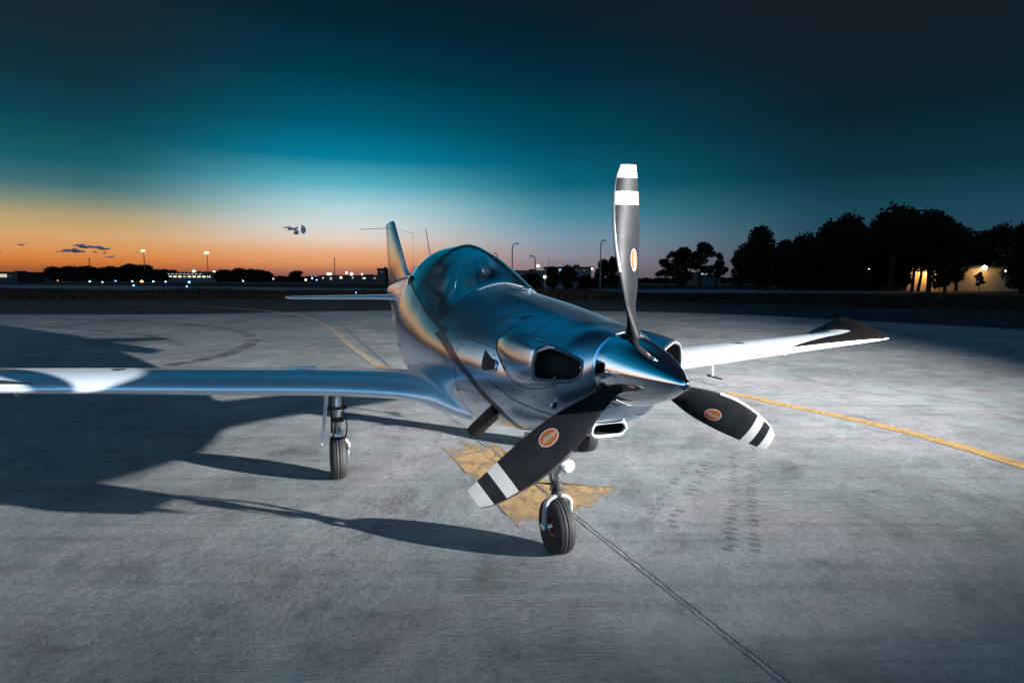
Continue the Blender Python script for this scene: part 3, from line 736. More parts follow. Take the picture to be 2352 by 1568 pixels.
for i in range(3):
    phi = PHI - 120 * i
    mb = MB()
    blade_patch(mb, .10, .748, phi, nr=44); blade_patch(mb, .748, .806, phi, nr=4, mi=1); blade_patch(mb, .806, .864, phi, nr=4); blade_patch(mb, .864, .921, phi, nr=5, mi=1)
    xs = [-1 + 2 * (0.5 - 0.5 * math.cos(math.pi * k / 18)) for k in range(19)]
    tip = [blade_pt(.921, x, 1, phi) for x in xs] + [blade_pt(.921, x, -1, phi) for x in reversed(xs)]
    mb.add(tip, [(k, k + 1, 36 - k, 37 - k) for k in range(18)], 1)
    bl = mb.build('propeller_blade', [M['blade'], M['white']], plane, autos=50)
    mb = MB(); blade_patch(mb, .46, .9215, phi, -1.0, -.90, nr=30, nx=5, off=.0012)
    mb.build('leading_edge_guard', M['blade_edge'], bl)
    # oval maker's decal
    def on_blade(u, v, off):      # u along the radius, v along the chord, metres, centre r=.50
        r = .505 + u; le, te, be = sm_btab(r); return blade_pt(r, 2 * ((v + .012) + le) / (le + te) - 1, 1, phi, off)
    for nm, a, b_, off, mt in (('decal_border', .050, .034, .0008, M['white']), ('decal', .046, .0305, .0012, M['red_decal']), ('decal_centre', .034, .0225, .0016, M['gold_decal'])):
        mb = MB(); mb.grid([[on_blade(a * k * math.cos(t), b_ * k * math.sin(t), off) for t in fr(0, 2 * math.pi, 36)] for k in (0.001, .33, .66, 1)]); mb.build(nm, mt, bl)
    sc_ = .078 / tw; mb = MB(); mb.add([on_blade(v.x * sc_ * (1 if i != 1 else 1), v.y * sc_ * 1.25, .0022) for v in TV], TF); mb.build('decal_lettering', M['white'], bl, smooth_=False)
    # dark opening in the spinner round the shank
    mb = MB(); a = R(phi); rad = Vector((math.sin(a), 0, math.cos(a))); tan = Vector((math.cos(a), 0, -math.sin(a)))
    rows = []
    for k in (1.0, .6, .1):
        rr_ = []
        for t in fr(0, 2 * math.pi, 28):
            y_ = .806 + .056 * k * math.cos(t); tt = .052 * k * math.sin(t); rs = sp_r(max(0.001, (y_ - SPB - .006) / (SPT - SPB))) + .0012; rr = math.sqrt(max(0, rs * rs - tt * tt)); p = rad * rr + tan * tt
            rr_.append((p.x, -y_, HZ + p.z))
        rows.append(rr_)
    mb.grid(rows); mb.build('blade_socket', M['black'], spinner)

# ---- wings
WT = [(.38, -.50, .760, -2.30, .800, .20), (.50, -.66, .785, -2.28, .805, .20), (.62, -.89, .812, -2.25, .81, .19), (.75, -.995, .832, -2.22, .815, .185), (.92, -1.03, .852, -2.18, .825, .18), (1.3, -1.06, .886, -2.12, .850, .175), (2.0, -1.085, .930, -2.02, .898, .160),
      (2.8, -1.10, .982, -1.92, .955, .140), (3.5, -1.11, 1.024, -1.84, 1.01, .118), (3.8, -1.115, 1.038, -1.82, 1.045, .10), (4.0, -1.125, 1.046, -1.82, 1.11, .080), (4.16, -1.14, 1.052, -1.82, 1.16, .055), (4.28, -1.16, 1.058, -1.80, 1.22, .035), (4.36, -1.20, 1.064, -1.78, 1.25, .016)]
def wpt(l, u, up, off=0.0, tab=WT):
    t = [(-a[0],) + a[1:] for a in tab]; sl, zl, st_, zt_, th = interp(t, -l)
    y = th * 5 * (0.2969 * math.sqrt(u) - .126 * u - .3516 * u * u + .2843 * u ** 3 - .1036 * u ** 4)
    y = y * (1.15 if up else -.80) + up * off - (1 - up) * off
    return (sl + (st_ - sl) * u, l, zl + (zt_ - zl) * u + y + .018 * math.sin(math.pi * u))
US = [(1 - math.cos(math.pi * k / 26)) / 2 for k in range(27)]; US = [u ** 1.3 for u in US]
for side in (-1, 1):
    mb = MB(); ls = fr(.38, 1.0, 14) + fr(1.0, 3.8, 24)[1:] + fr(3.8, 4.36, 13)[1:]
    def sect(l): return [V(*(lambda p: (p[0], side * p[1], p[2]))(wpt(l, u, 1))) for u in reversed(US)] + [V(*(lambda p: (p[0], side * p[1], p[2]))(wpt(l, u, 0))) for u in US[1:]]
    rows = [sect(l) for l in ls]; mb.grid(rows)
    n = len(rows[-1]); mb.add(rows[-1], [tuple(range(n))])
    wing = mb.build('wing', M['wing'], plane)
    # tip cuff (left one coloured as a dark reflection) with its long leading-edge tongue, 2 mm proud of the wing skin
    mb = MB(); rows = []
    def inner(u):   # span position where the tip cuff starts, by chord fraction
        return 2.80 + 1.22 * min(1, (u / .34)) ** .8 if u < .34 else 4.02 - .20 * ((u - .34) / .66) ** 2
    for up in (1,):
        for u in [k / 40 * 1.0 for k in range(41)]:
            uu = u * .998 + .001; l0 = min(inner(uu), 4.02); rows.append([V(*(lambda p: (p[0], side * p[1], p[2]))(wpt(l0 + (4.358 - l0) * k / 22, uu, up, .002))) for k in range(23)])
    mb.grid(rows); mb.build('wing_tip', M['tip_reflection'] if side == 1 else M['silver'], wing)
    def wp(l, u, up=1, off=0.002): p = wpt(l, u, up, off); return V(p[0], side * p[1], p[2])
    mb = MB(); c = Vector(wp(2.55, .30)); mb.lathe([(0, 0.0035), (.030, .0035), (.034, .001), (.040, .002), (.044, -.002)], 'Z', c, 24); mb.build('fuel_cap', M['steel'], wing)
    mb = MB()
    for a_, b_ in ((1.35, 3.75),): mb.tube([wp(l, .76, 1, .0008) for l in fr(a_, b_, 30)], .005, 5)
    mb.tube([wp(1.35, u, 1, .0008) for u in fr(.76, .99, 6)], .003, 5); mb.tube([wp(2.35, u, 1, .0008) for u in fr(.76, .99, 6)], .003, 5); mb.build('control_surface_gap', M['line'], wing)
    mb = MB(); mb.box(wp(1.42, .34, 1, .008), (.20, .05, .012), bev=.004); mb.build('stall_fence', M['wing'], wing)
    mb = MB(); mb.tube([Vector(wp(3.1, .30, 0, 0)) + Vector((0.012 * math.sin(a), 0, -.018 + .018 * math.cos(a))) for a in fr(0, 2 * math.pi, 12)], .003, 6); mb.build('tie_down_ring', M['steel'], wing)
    if side == 1:
        mb = MB(); a = Vector(wp(2.15, .18, 0, 0)); mb.tube([a + Vector((0, 0, .02)), a + Vector((0, -.005, -.115))], .008, 8, flat=2); pt = mb.build('pitot_mast', M['white'], wing)
        mb = MB(); mb.tube([a + Vector((0, .06, -.115)), a + Vector((0, -.14, -.120))], [.010, .007], 10); mb.build('pitot_tube', M['black'], wing)
# root fillets: soft blisters where the wings leave the body
# ---- main and nose gear
def wheel(parent, cx, cs, r, w, rimr):
    h = w / 2
    prof = [(rimr, -h * .62), (rimr + .012, -h * .80), (r * .80, -h * .98), (r * .92, -h * .90), (r * .975, -h * .66), (r * .993, -h * .42), (r * .995, -h * .40), (r * .975, -h * .385), (r * .975, -h * .35), (r * .997, -h * .33), (r, -h * .06), (r * .978, -h * .04), (r * .978, 0)]
    prof = prof + [(a, -b) for a, b in reversed(prof[:-1])]
    mb = MB(); mb.lathe(prof, 'X', (cx, -cs, r - .004), 48); ty = mb.build('tyre', M['rubber'], parent)
    mb = MB(); mb.lathe([(0.0, -h * .5), (.022, -h * .62), (.026, -h * .35), (rimr * .72, -h * .30), (rimr * .86, -h * .62), (rimr + .006, -h * .66), (rimr + .006, h * .66), (rimr * .86, h * .62), (rimr * .72, h * .30), (.026, h * .35), (.022, h * .62), (0, h * .5)], 'X', (cx, -cs, r - .004), 36)
    for k in range(6):
        a = 2 * math.pi * k / 6
        for sg in (-1, 1): mb.sphere((cx + sg * h * .34, -cs + .045 * math.cos(a), r - .004 + .045 * math.sin(a)), .009, 8)
    mb.build('rim', M['red'], parent)
for side in (-1, 1):
    cx, cs = side * 1.158, -1.835
    leg = MB(); leg.tube([V(cs + .02, cx * 0.985, .87), V(cs + .01, cx, .56), V(cs, cx + 0.0, .40)], [.036, .034, .030], 16)
    leg.tube([V(cs, cx, .40), V(cs, cx, .33)], [.042, .042], 16)
    main = leg.build('main_gear', M['steel'], plane)
    wheel(main, cx, cs, .182, .125, .078)
    ins = -side
    mb = MB(); mb.tube([V(cs, cx, .355), V(cs, cx + ins * .05, .33), V(cs, cx + ins * .085, .29), V(cs, cx + ins * .088, .18)], [.026, .026, .022, .020], 10); mb.tube([V(cs, cx, .178), V(cs, cx + ins * .09, .178)], .018, 10); mb.build('axle_arm', M['steel'], main)
    mb = MB(); mb.box(V(cs + .05, cx + ins * .075, .20), (.030, .045, .10), bev=.008); mb.build('brake_caliper', M['lip'], main)
    mb = MB(); mb.tube(bez([V(cs + .04, cx + ins * .045, .86), V(cs + .045, cx + ins * .05, .60), V(cs + .05, cx + ins * .075, .45), V(cs + .05, cx + ins * .06, .34), V(cs + .05, cx + ins * .08, .26)], 6), .006, 6); mb.build('brake_hose', M['black'], main)
    mb = MB(); mb.box(V(cs + .015, cx, .60), (.16, .075, .022), bev=.005); mb.box(V(cs + .01, cx, .50), (.10, .09, .03), bev=.006); mb.tube([V(cs + .05, cx - ins * .045, .86), V(cs + .04, cx - ins * .045, .40)], .010, 6); mb.build('leg_clamp', M['black'], main)
    o_ = side
    panel('gear_door', [V(cs + .10, cx + o_ * .055, .88), V(cs - .16, cx + o_ * .06, .88), V(cs - .14, cx + o_ * .125, .30), V(cs + .02, cx + o_ * .130, .27), V(cs + .09, cx + o_ * .10, .45)], .008, M['door_white'], main)
    mb = MB(); mb.tube([V(cs + .02, cx + o_ * .03, .60), V(cs + .02, cx + o_ * .085, .60)], .008, 6); mb.build('door_rod', M['black'], main)
ng = MB(); ng.tube([V(-.02, 0, .78), V(0, 0, .50), V(.005, 0, .40)], [.030, .022, .022], 18); nose_g = ng.build('nose_gear', M['steel'], plane)
mb = MB(); mb.lathe([(.023, .445), (.034, .44), (.034, .395), (.030, .39), (.036, .385), (.036, .352), (.0, .35)], 'Z', (0, 0, 0), 24); mb.build('steering_collar', M['black'], nose_g)
wheel(nose_g, 0, 0, .170, .118, .072)
for sg in (1,):
    mb = MB(); path = bez([V(0, -.083, .172), V(.012, -.084, .27), V(.018, -.074, .328), V(.02, -.035, .357), V(.02, 0, .362), V(.02, .035, .357), V(.018, .074, .328), V(.012, .084, .27), V(0, .083, .172)], 6); mb.tube(path, [.014 if 12 < i < 36 else .016 for i in range(len(path))], 12); mb.build('wheel_fork', M['white'], nose_g)
mb = MB(); mb.tube([V(0, -.09, .168), V(0, .09, .168)], .014, 12); mb.lathe([(0, -.012), (.024, -.012), (.024, .012), (0, .012)], 'X', V(0, -.088, .168), 16); mb.build('axle', M['steel'], nose_g)
mb = MB(); mb.lathe([(0, -.075), (.030, -.072), (.044, -.058), (.046, -.040), (.043, -.030), (.028, .0), (0, .012)], 'Y', V(0, .042, .552), 28); lh = mb.build('taxi_lamp', M['steel'], nose_g)
mb = MB(); mb.lathe([(0, -.079), (.025, -.0775), (.041, -.067), (.041, -.06)], 'Y', V(0, .042, .552), 28); mb.build('lamp_lens', M['lens'], nose_g)
mb = MB(); mb.tube(bez([V(.02, -.028, .70), V(.03, -.045, .55), V(.03, -.028, .46), V(.02, -.06, .40)], 6), .004, 6); mb.tube([V(.02, -.065, .50), V(.01, -.045, .40)], .003, 6); mb.tube([V(-.05, 0, .60), V(-.10, 0, .48), V(-.05, 0, .38)], .012, 8); mb.build('torque_link', M['black'], nose_g)

# ---- tail
def foil_loft(mb, secs, nu=16):
    """secs: (leading point, trailing point, thickness, thickness axis)"""
    rows = []; us = [(1 - math.cos(math.pi * k / nu)) / 2 for k in range(nu + 1)]
    for le, te, th, ax in secs:
        le, te, ax = Vector(le), Vector(te), Vector(ax); rr_ = []
        for sg, uu in ((1, list(reversed(us))), (-1, us[1:])):
            for u in uu:
                y = th * 5 * (0.2969 * math.sqrt(u) - .126 * u - .3516 * u * u + .2843 * u ** 3 - .1036 * u ** 4); rr_.append(le + (te - le) * u + ax * y * sg)
        rows.append(rr_)
    mb.grid(rows); mb.add(rows[-1], [tuple(range(len(rows[-1])))]); mb.add(rows[0], [tuple(range(len(rows[0])))])
AX = (1, 0, 0)
mb = MB(); foil_loft(mb, [(V(-4.55, 0, 1.66), V(-6.62, 0, 1.45), .10, AX), (V(-4.72, 0, 1.72), V(-6.62, 0, 1.50), .10, AX), (V(-4.95, 0, 1.80), V(-6.65, 0, 1.62), .09, AX), (V(-5.12, 0, 1.92), V(-6.68, 0, 1.78), .085, AX), (V(-5.95, 0, 2.52), V(-6.86, 0, 2.52), .055, AX), (V(-6.06, 0, 2.55), V(-6.87, 0, 2.555), .030, AX)])
fin = mb.build('tail_fin', M['silver'], plane)
mb = MB(); mb.tube([V(-6.28, -.034, 1.58), V(-6.60, -.021, 2.53)], .003, 5); mb.build('rudder_gap', M['line'], fin)
mb = MB(); mb.tube([V(-6.30, -.02, 2.46), V(-6.50, -.46, 2.44)], .0045, 6); mb.tube([V(-6.30, .02, 2.46), V(-6.50, .40, 2.40)], .0045, 6); mb.build('whisker_aerial', M['line'], fin)
mb = MB(); foil_loft(mb, [(V(-5.35, 0, 1.22), V(-6.45, 0, 1.40), .06, AX), (V(-5.75, 0, 1.00), V(-6.35, 0, .985), .03, AX)]); mb.build('ventral_fin', M['silver'], plane)
for side in (-1, 1):
    mb = MB(); AZ = (0, 0, 1)
    foil_loft(mb, [(V(-4.98, side * .08, 1.395), V(-5.85, side * .08, 1.42), .085, AZ), (V(-5.08, side * .28, 1.40), V(-5.80, side * .28, 1.42), .062, AZ), (V(-5.22, side * 1.45, 1.402), V(-5.68, side * 1.45, 1.41), .042, AZ), (V(-5.27, side * 1.54, 1.402), V(-5.66, side * 1.54, 1.41), .03, AZ), (V(-5.38, side * 1.58, 1.402), V(-5.62, side * 1.58, 1.41), .014, AZ)])
    st = mb.build('tailplane', M['wing'], plane)
    mb = MB(); mb.tube([V(-5.62, side * .2, 1.437), V(-5.56, side * 1.5, 1.424)], .003, 5); mb.build('elevator_gap', M['line'], st)
# ---- aerials, cowl-top fittings
def mast(a, b, r0, r1, nm='whip_aerial'):
    mb = MB(); mb.tube([a, [x + (y - x) * .03 for x, y in zip(a, b)], b], [r0 * 1.8, r0, r1], 8); return mb.build(nm, M['line'], plane)
mast(V(-3.36, 0, 1.80), V(-3.70, 0, 2.25), .007, .004)
mb = MB(); mb.tube([V(-4.45, 0, 1.69), V(-4.45, 0, 1.83)], [.014, .009], 8); mb.tube([V(-4.45, 0, 1.82), V(-4.47, 0, 2.22)], .0035, 6); mb.build('rod_aerial', M['line'], plane)
mb = MB(); mb.sphere(V(-.66, .05, 1.590), (.034, .075, .014), 14); mb.build('wiper_fairing', M['chrome'], plane)
mb = MB(); rows = []
for s, hh in ((-.14, 0), (-.10, .010), (-.02, .016), (.05, .012), (.09, 0)):
    w_ = .02 + .03 * (1 if s < 0 else .6); rows.append([surf(s + f * .02, ang(s, 1.44) + f * 8, -1, hh * (1 - f * f) + .001) for f in fr(-1, 1, 6)])
mb.grid(rows); mb.build('cowl_scoop', M['silver'], plane)
strip('cowl_latch', [(-.08, ang(-.08, 1.425)), (-.02, ang(-.02, 1.43))], .02, M['chrome'], fus, off=.006)

# ------------------------------------------------------------------ surroundings
def gx(u, D): return (u - 1176.0) / 1334.0 * D          # lateral place of something seen at picture column u, D metres ahead
def gz(v, D): return 1.65 + (643.5 - v) / 1334.0 * D
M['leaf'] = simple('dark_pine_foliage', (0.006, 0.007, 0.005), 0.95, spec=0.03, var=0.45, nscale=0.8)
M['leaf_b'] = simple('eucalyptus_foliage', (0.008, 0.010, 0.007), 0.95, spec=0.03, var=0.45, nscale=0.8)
M['bark'] = simple('tree_bark', (0.012, 0.010, 0.008), 0.9, spec=0.03, var=0.3, nscale=3)
def tree_proto(kind, seed, n_leaf=2600):
    """unit tree about 10 m high: tapered trunk with limbs, crown of leaf-sized faces in clumps"""
    rnd = random.Random(seed); tr = MB(); H = 10.0
    clumps = []
    if kind == 'pine':          # umbrella shaped, clean trunk
        lean = rnd.uniform(-.5, .5); path = [(0, 0, -.2), (lean * .3, .1, 2.2), (lean * .8, 0, 4.4), (lean, .1, 6.4)]
        tr.tube(path, [.30, .24, .19, .12], 8)
        for k in range(9):
            a = rnd.uniform(0, 6.28); rr_ = rnd.uniform(.9, 2.9); z = rnd.uniform(6.0, 8.3); p = (lean + rr_ * math.cos(a), rr_ * math.sin(a), z)
            tr.tube([(lean * .8, 0, rnd.uniform(3.8, 5.6)), ((lean * .8 + p[0]) / 2, p[1] / 2, z - 1.3), p], [.10, .07, .03], 6)
            clumps.append((p, rnd.uniform(1.1, 1.8)))
        clumps += [((lean, 0, 8.6), 1.7), ((lean + .9, .3, 8.2), 1.4), ((lean - 1.1, -.3, 8.0), 1.4), ((lean, .4, 7.0), 1.9)]
    elif kind == 'round':
        tr.tube([(0, 0, -.2), (.1, 0, 1.6), (0, .1, 4.0), (.1, 0, 7.0)], [.32, .26, .18, .07], 8)
        for k in range(24):
            a = rnd.uniform(0, 6.28); z = rnd.uniform(1.4, 8.6); rr_ = (1 - abs(z - 5.0) / 5.6) * rnd.uniform(1.4, 3.4); p = (rr_ * math.cos(a), rr_ * math.sin(a), z)
            tr.tube([(0, 0, max(1.2, z - 2.2)), (p[0] * .6, p[1] * .6, z - .5), p], [.09, .06, .02], 6); clumps.append((p, rnd.uniform(.9, 1.6)))
        clumps += [((0, 0, 8.8), 1.2), ((0, 0, 6), 2.0)]
    else:                       # airy eucalyptus: separate tufts on long limbs
        tr.tube([(0, 0, -.2), (.2, 0, 2.5), (-.1, .1, 5.0), (.2, 0, 8.4)], [.20, .16, .11, .04], 8)
        for k in range(12):
            a = rnd.uniform(0, 6.28); z = rnd.uniform(3.4, 9.3); rr_ = rnd.uniform(.5, 2.1); p = (rr_ * math.cos(a), rr_ * math.sin(a), z)
            tr.tube([(0, 0, z - 2.4), (p[0] * .5, p[1] * .5, z - 1.0), p], [.07, .045, .02], 5); clumps.append((p, rnd.uniform(.55, 1.0)))
    lf = MB(); tot = sum(r ** 2 for _, r in clumps)
    for (c, r) in clumps:
        for k in range(int(n_leaf * r * r / tot)):
            d = Vector((rnd.gauss(0, 1), rnd.gauss(0, 1), rnd.gauss(0, .8))); d.normalize(); q = r * rnd.uniform(.35, 1.06) ** .6 * (1.0 if rnd.random() < .9 else rnd.uniform(1.05, 1.35))
            if noise.noise(Vector((d.x * 2 + c[0], d.y * 2 + c[1], d.z * 2 + c[2]))) > .30: continue
            p = Vector(c) + d * q; s = rnd.uniform(.14, .34)
            a = Vector((rnd.gauss(0, 1), rnd.gauss(0, 1), rnd.gauss(0, 1))).normalized(); b = a.orthogonal().normalized(); e = a.cross(b)
            lf.add([p + b * s, p + e * s * .7, p - b * s, p - e * s * .7], [(0, 1, 2, 3)])
    def mk(mb, nm, mt, sm):
        me = bpy.data.meshes.new(nm); me.from_pydata([tuple(v) for v in mb.v], [], mb.f); me.materials.append(mt)
        if sm:
            for p in me.polygons: p.use_smooth = True
        return me
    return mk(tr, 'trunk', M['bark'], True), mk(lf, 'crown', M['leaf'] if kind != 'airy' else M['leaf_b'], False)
PROTO = {k: [tree_proto(k, s, n) for s in ss] for k, ss, n in (('pine', (1, 2, 3), 7000), ('round', (4, 5, 6), 7000), ('airy', (7, 8), 2600))}
def tree(name, label, cat, group, u, vtop, D, kind, var, wide=1.0, rz=None, base=0.0):
    H = gz(vtop, D) - base; k = H / (10.0 if kind != 'pine' else 9.9); t = empty(name, (gx(u, D), D, base), rz if rz is not None else u * 1.7)
    tag(t, label, cat, group)
    me = PROTO[kind][var % len(PROTO[kind])]
    for m_, nm in zip(me, ('trunk', 'crown')):
        o = bpy.data.objects.new(nm, m_); col.objects.link(o); o.parent = t; o.scale = (k * wide, k * wide, k)
    return t
G1 = 'trees along the far side of the taxiway on the right'
T1 = [(1528, 574, 128, 'airy', 0, 1.2, 'small airy tree at the left end of the tree line right of the propeller'),
      (1562, 566, 124, 'round', 1, .9, 'rounded tree second from the left end of the right-hand tree line'),
      (1606, 556, 120, 'airy', 1, 1.5, 'thin-crowned tree with sky gaps, third from the left of the right-hand tree line'),
      (1643, 577, 120, 'airy', 0, 1.1, 'little airy tree standing in the gap before the big dark trees'),
      (1700, 566, 112, 'round', 2, .9, 'low round tree at the foot of the gap in front of the tall trees'),
      (1738, 519, 108, 'round', 0, 1.0, 'tall spreading tree, first of the big ones right of the gap'),
      (1800, 548, 104, 'round', 1, .9, 'shorter round tree between the first two tall trees'),
      (1845, 531, 102, 'round', 2, .95, 'dense dark tree left of the broad-topped one'),
      (1893, 512, 106, 'round', 0, .8, 'dark tree with a bumpy double top'),
      (1934, 497, 98, 'pine', 0, .85, 'dark pine with a knobbly crown left of the tallest tree'),
      (2036, 479, 92, 'pine', 1, 1.05, 'tallest broad domed pine of the dark tree line'),
      (1985, 528, 100, 'round', 1, .9, 'dark tree filling the dip left of the tallest domed pine'),
      (2128, 489, 92, 'pine', 2, 1.0, 'broad domed pine right of the tallest one, above the lit gap'),
      (2090, 528, 97, 'pine', 2, .9, 'dark tree between the two broad domed pines'),
      (2192, 522, 98, 'pine', 0, .85, 'lower pine sloping down towards the wall lamp'),
      (2290, 519, 118, 'pine', 1, 1.0, 'far dark pine above the lamp-lit wall'),
      (1760, 560, 98, 'round', 1, 1.25, 'dark undergrowth tree below the first tall tree'),
      (1822, 566, 96, 'round', 2, 1.3, 'dark undergrowth tree under the shorter round tree'),
      (1872, 548, 110, 'round', 0, 1.2, 'dark tree behind the double-topped one'),
      (1915, 556, 94, 'round', 1, 1.3, 'dark low tree in front of the knobbly pine'),
      (1962, 540, 106, 'round', 2, 1.2, 'dark tree behind and right of the knobbly pine'),
      (2012, 545, 110, 'round', 0, 1.3, 'dark tree behind the tallest domed pine'),
      (2056, 535, 100, 'round', 1, .9, 'dark tree at the right foot of the tallest domed pine'),
      (2165, 545, 90, 'round', 2, .95, 'dark round tree hiding the wall left of the lamp'),
      (2225, 548, 120, 'round', 0, 1.3, 'far dark tree over the roof above the wall lamp'),
      (2320, 545, 108, 'round', 1, 1.2, 'dark tree between the wall lamp and the right edge'),
      (2338, 590, 92, 'round', 0, 1.3, 'dark round bush hiding the right end of the lit wall'),
      (2352, 508, 100, 'pine', 2, .95, 'dark pine cut by the right edge of the picture')]
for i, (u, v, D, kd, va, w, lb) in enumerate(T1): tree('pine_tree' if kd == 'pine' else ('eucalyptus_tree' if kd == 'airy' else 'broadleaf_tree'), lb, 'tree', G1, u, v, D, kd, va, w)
tree('young_tree', 'small young tree silhouetted in front of the lamp-lit wall', 'tree', None, 2243, 621, 88, 'airy', 1, .9)
G2 = 'trees and bushes in the middle distance behind the nose'
for u, v, D, kd, va, w, lb in [(1222, 626, 90, 'round', 0, 1.8, 'low dark bush just right of the canopy'), (1268, 611, 95, 'round', 1, 1.1, 'dark bush in front of the small building, left one'), (1302, 607, 93, 'round', 2, 1.1, 'dark bush in front of the small building, right one'),
                            (1384, 594, 110, 'round', 0, .75, 'dark tree with a pointed top left of the upright blade'), (1404, 588, 112, 'round', 1, .75, 'dark tree partly hidden by the upright blade'), (1345, 630, 92, 'round', 2, 2.2, 'low dark hedge-like bush left of the upright blade'), (1200, 632, 100, 'round', 1, 1.8, 'low bush at the foot of the tall street lamp')]:
    tree('bush' if v > 600 else 'broadleaf_tree', lb, 'bush' if v > 600 else 'tree', G2, u, v, D, kd, va, w)
G3 = 'trees on the sunset horizon at the left'
rnd = random.Random(11)
ordn = ['first', 'second', 'third', 'fourth', 'fifth', 'sixth', 'seventh', 'eighth', 'ninth', 'tenth', 'eleventh', 'twelfth', 'thirteenth', 'fourteenth', 'fifteenth', 'sixteenth', 'seventeenth', 'eighteenth', 'nineteenth', 'twentieth', 'twenty-first', 'twenty-second', 'twenty-third', 'twenty-fourth', 'twenty-fifth', 'twenty-sixth', 'twenty-seventh', 'twenty-eighth', 'twenty-ninth', 'thirtieth']
us = [128, 140, 153, 167, 180, 195, 209, 223, 237, 250, 264, 277, 290, 302, 315, 328, 340, 352, 366, 380]
for i, u in enumerate(us):
    top = 615 - (5 if 290 < u < 345 else 0) + rnd.uniform(-2, 3) + (3 if u > 350 else 0)
    tree('broadleaf_tree', '%s tree from the left in the black tree row under the sunset' % ordn[i], 'tree', G3, u, top, 330 + rnd.uniform(-15, 15), 'round', i, 1.5)
for i, u in enumerate([512, 526, 540, 553, 566, 580, 594, 607, 618]):
    tree('broadleaf_tree', '%s tree from the left in the black clump right of the lit terminal' % ordn[i], 'tree', G3, u, 621 - (3 if 540 < u < 600 else 0) + rnd.uniform(-1, 3), 330, 'round', i, 1.5)
tree('broadleaf_tree', 'lone wide round tree on the horizon right of the black clump', 'tree', G3, 683, 623, 300, 'round', 1, 2.1)
for i, (u, v) in enumerate([(402, 622), (430, 627), (462, 625), (490, 629)]): tree('broadleaf_tree', '%s tree from the left rising behind the lit terminal' % ordn[i], 'tree', G3, u, v, 420, 'round', i, 1.5)
# far dark scrub that reads as one mass
mb = MB(); rnd = random.Random(3)
for k in range(9000):
    a = rnd.uniform(-1, 1); x = a * 420; y = rnd.uniform(430, 470); z0 = 0; s = rnd.uniform(.8, 2.4); h_ = rnd.uniform(.6, 3.6) * (0.7 + .5 * noise.noise(Vector((x * .02, 0, 0))))
    p = Vector((x, y, h_)); a_ = Vector((rnd.gauss(0, 1), rnd.gauss(0, .4), rnd.gauss(0, 1))).normalized(); b_ = a_.orthogonal().normalized()
    mb.add([p + a_ * s, p + b_ * s, p - a_ * s, p - b_ * s], [(0, 1, 2, 3)])
tag(mb.build('distant_scrub', M['leaf'], smooth_=False, weld=False), 'dark scrub along the horizon', 'scrub', kind='stuff')
# rough dry grass between the paved strips
M['grass'] = simple('dry_grass_blades', (0.014, 0.011, 0.009), 0.95, spec=0.02, var=0.4, nscale=0.15)
mb = MB(); rnd = random.Random(5)
def far_y(x):
    for a, b in zip(far, far[1:]):
        if a[0] <= x <= b[0]: return a[1] + (b[1] - a[1]) * (x - a[0]) / max(1e-6, b[0] - a[0])
    return 30
for k in range(34000):
    x = rnd.uniform(-75, 80); y = far_y(min(x, 80)) + 3.2 + rnd.random() ** 1.5 * 32
    if x < -18 and y > 98: continue
    n_ = noise.noise(Vector((x * .09, y * .09, 0))); h_ = max(.08, .26 + .45 * n_) * rnd.uniform(.5, 1.3); w_ = rnd.uniform(.05, .14)
    dx, dy = rnd.uniform(-.15, .15), rnd.uniform(-.1, .1)
    mb.add([(x - w_, y, -.02), (x + w_, y + dy, -.02), (x + dx, y + dy, h_)], [(0, 1, 2)])
tag(mb.build('rough_grass', M['grass'], smooth_=False, weld=False), 'rough dry grass beyond the paved apron', 'grass', kind='stuff')

# ---- buildings
M['plaster'] = simple('ochre_plaster_wall', (0.20, 0.13, 0.06), 0.85, var=0.15, nscale=0.6, bump=0.2, bscale=8)
M['dark_wall'] = simple('grey_building_wall', (0.035, 0.035, 0.04), 0.8, spec=0.1, var=0.15, nscale=0.5)
M['pale_wall'] = simple('pale_building_wall', (0.08, 0.08, 0.09), 0.8, spec=0.1, var=0.12, nscale=0.5)
M['roof'] = simple('dark_roof', (0.02, 0.02, 0.022), 0.7, spec=0.1)
M['win_dark'] = simple('dark_window_glass', (0.02, 0.025, 0.03), 0.1, 0.0)
M['lit'] = emit('lit_window_glass', (1.0, 0.80, 0.42), 1.6)
M['lit_dim'] = emit('dim_lit_window_glass', (1.0, 0.85, 0.55), 0.45)
M['lit_cyan'] = emit('bluish_lit_window_glass', (0.55, 0.85, 1.0), 0.55)
def building(name, label, u0, u1, vtop, D, depth, wall, wins=(), roof_over=.3, rz=0.0, cat='building'):
    x0, x1, h_ = gx(u0, D), gx(u1, D), gz(vtop, D); t = empty(name, ((x0 + x1) / 2, D, 0), rz); tag(t, label, cat); w = x1 - x0
    mb = MB(); mb.box((0, depth / 2, h_ / 2 - .1), (w, depth, h_ - .2)); mb.build('wall', wall, t, smooth_=False)
    mb = MB(); mb.box((0, depth / 2, h_ - .02), (w + 2 * roof_over, depth + 2 * roof_over, .26)); mb.box((w * .22, depth / 2, h_ + .35), (w * .12, depth * .3, .5)); mb.build('roof', M['roof'], t, smooth_=False)
    for (wu, wv, ww, wh, mt) in wins:      # picture column/row and size
        cx = gx(wu, D) - (x0 + x1) / 2; cz = gz(wv, D); a = ww / 1334 * D; b = wh / 1334 * D
        f = MB(); 
        for dx_, dz_, sx_, sz_ in ((0, b / 2, a + .16, .08), (0, -b / 2, a + .16, .08), (a / 2, 0, .08, b), (-a / 2, 0, .08, b)): f.box((cx + dx_, -.03, cz + dz_), (sx_, .10, sz_))
        fo = f.build('window', M['roof'], t, smooth_=False); g = MB(); g.box((cx, -.012, cz), (a, .03, b)); g.build('pane', mt, fo, smooth_=False)
    return t
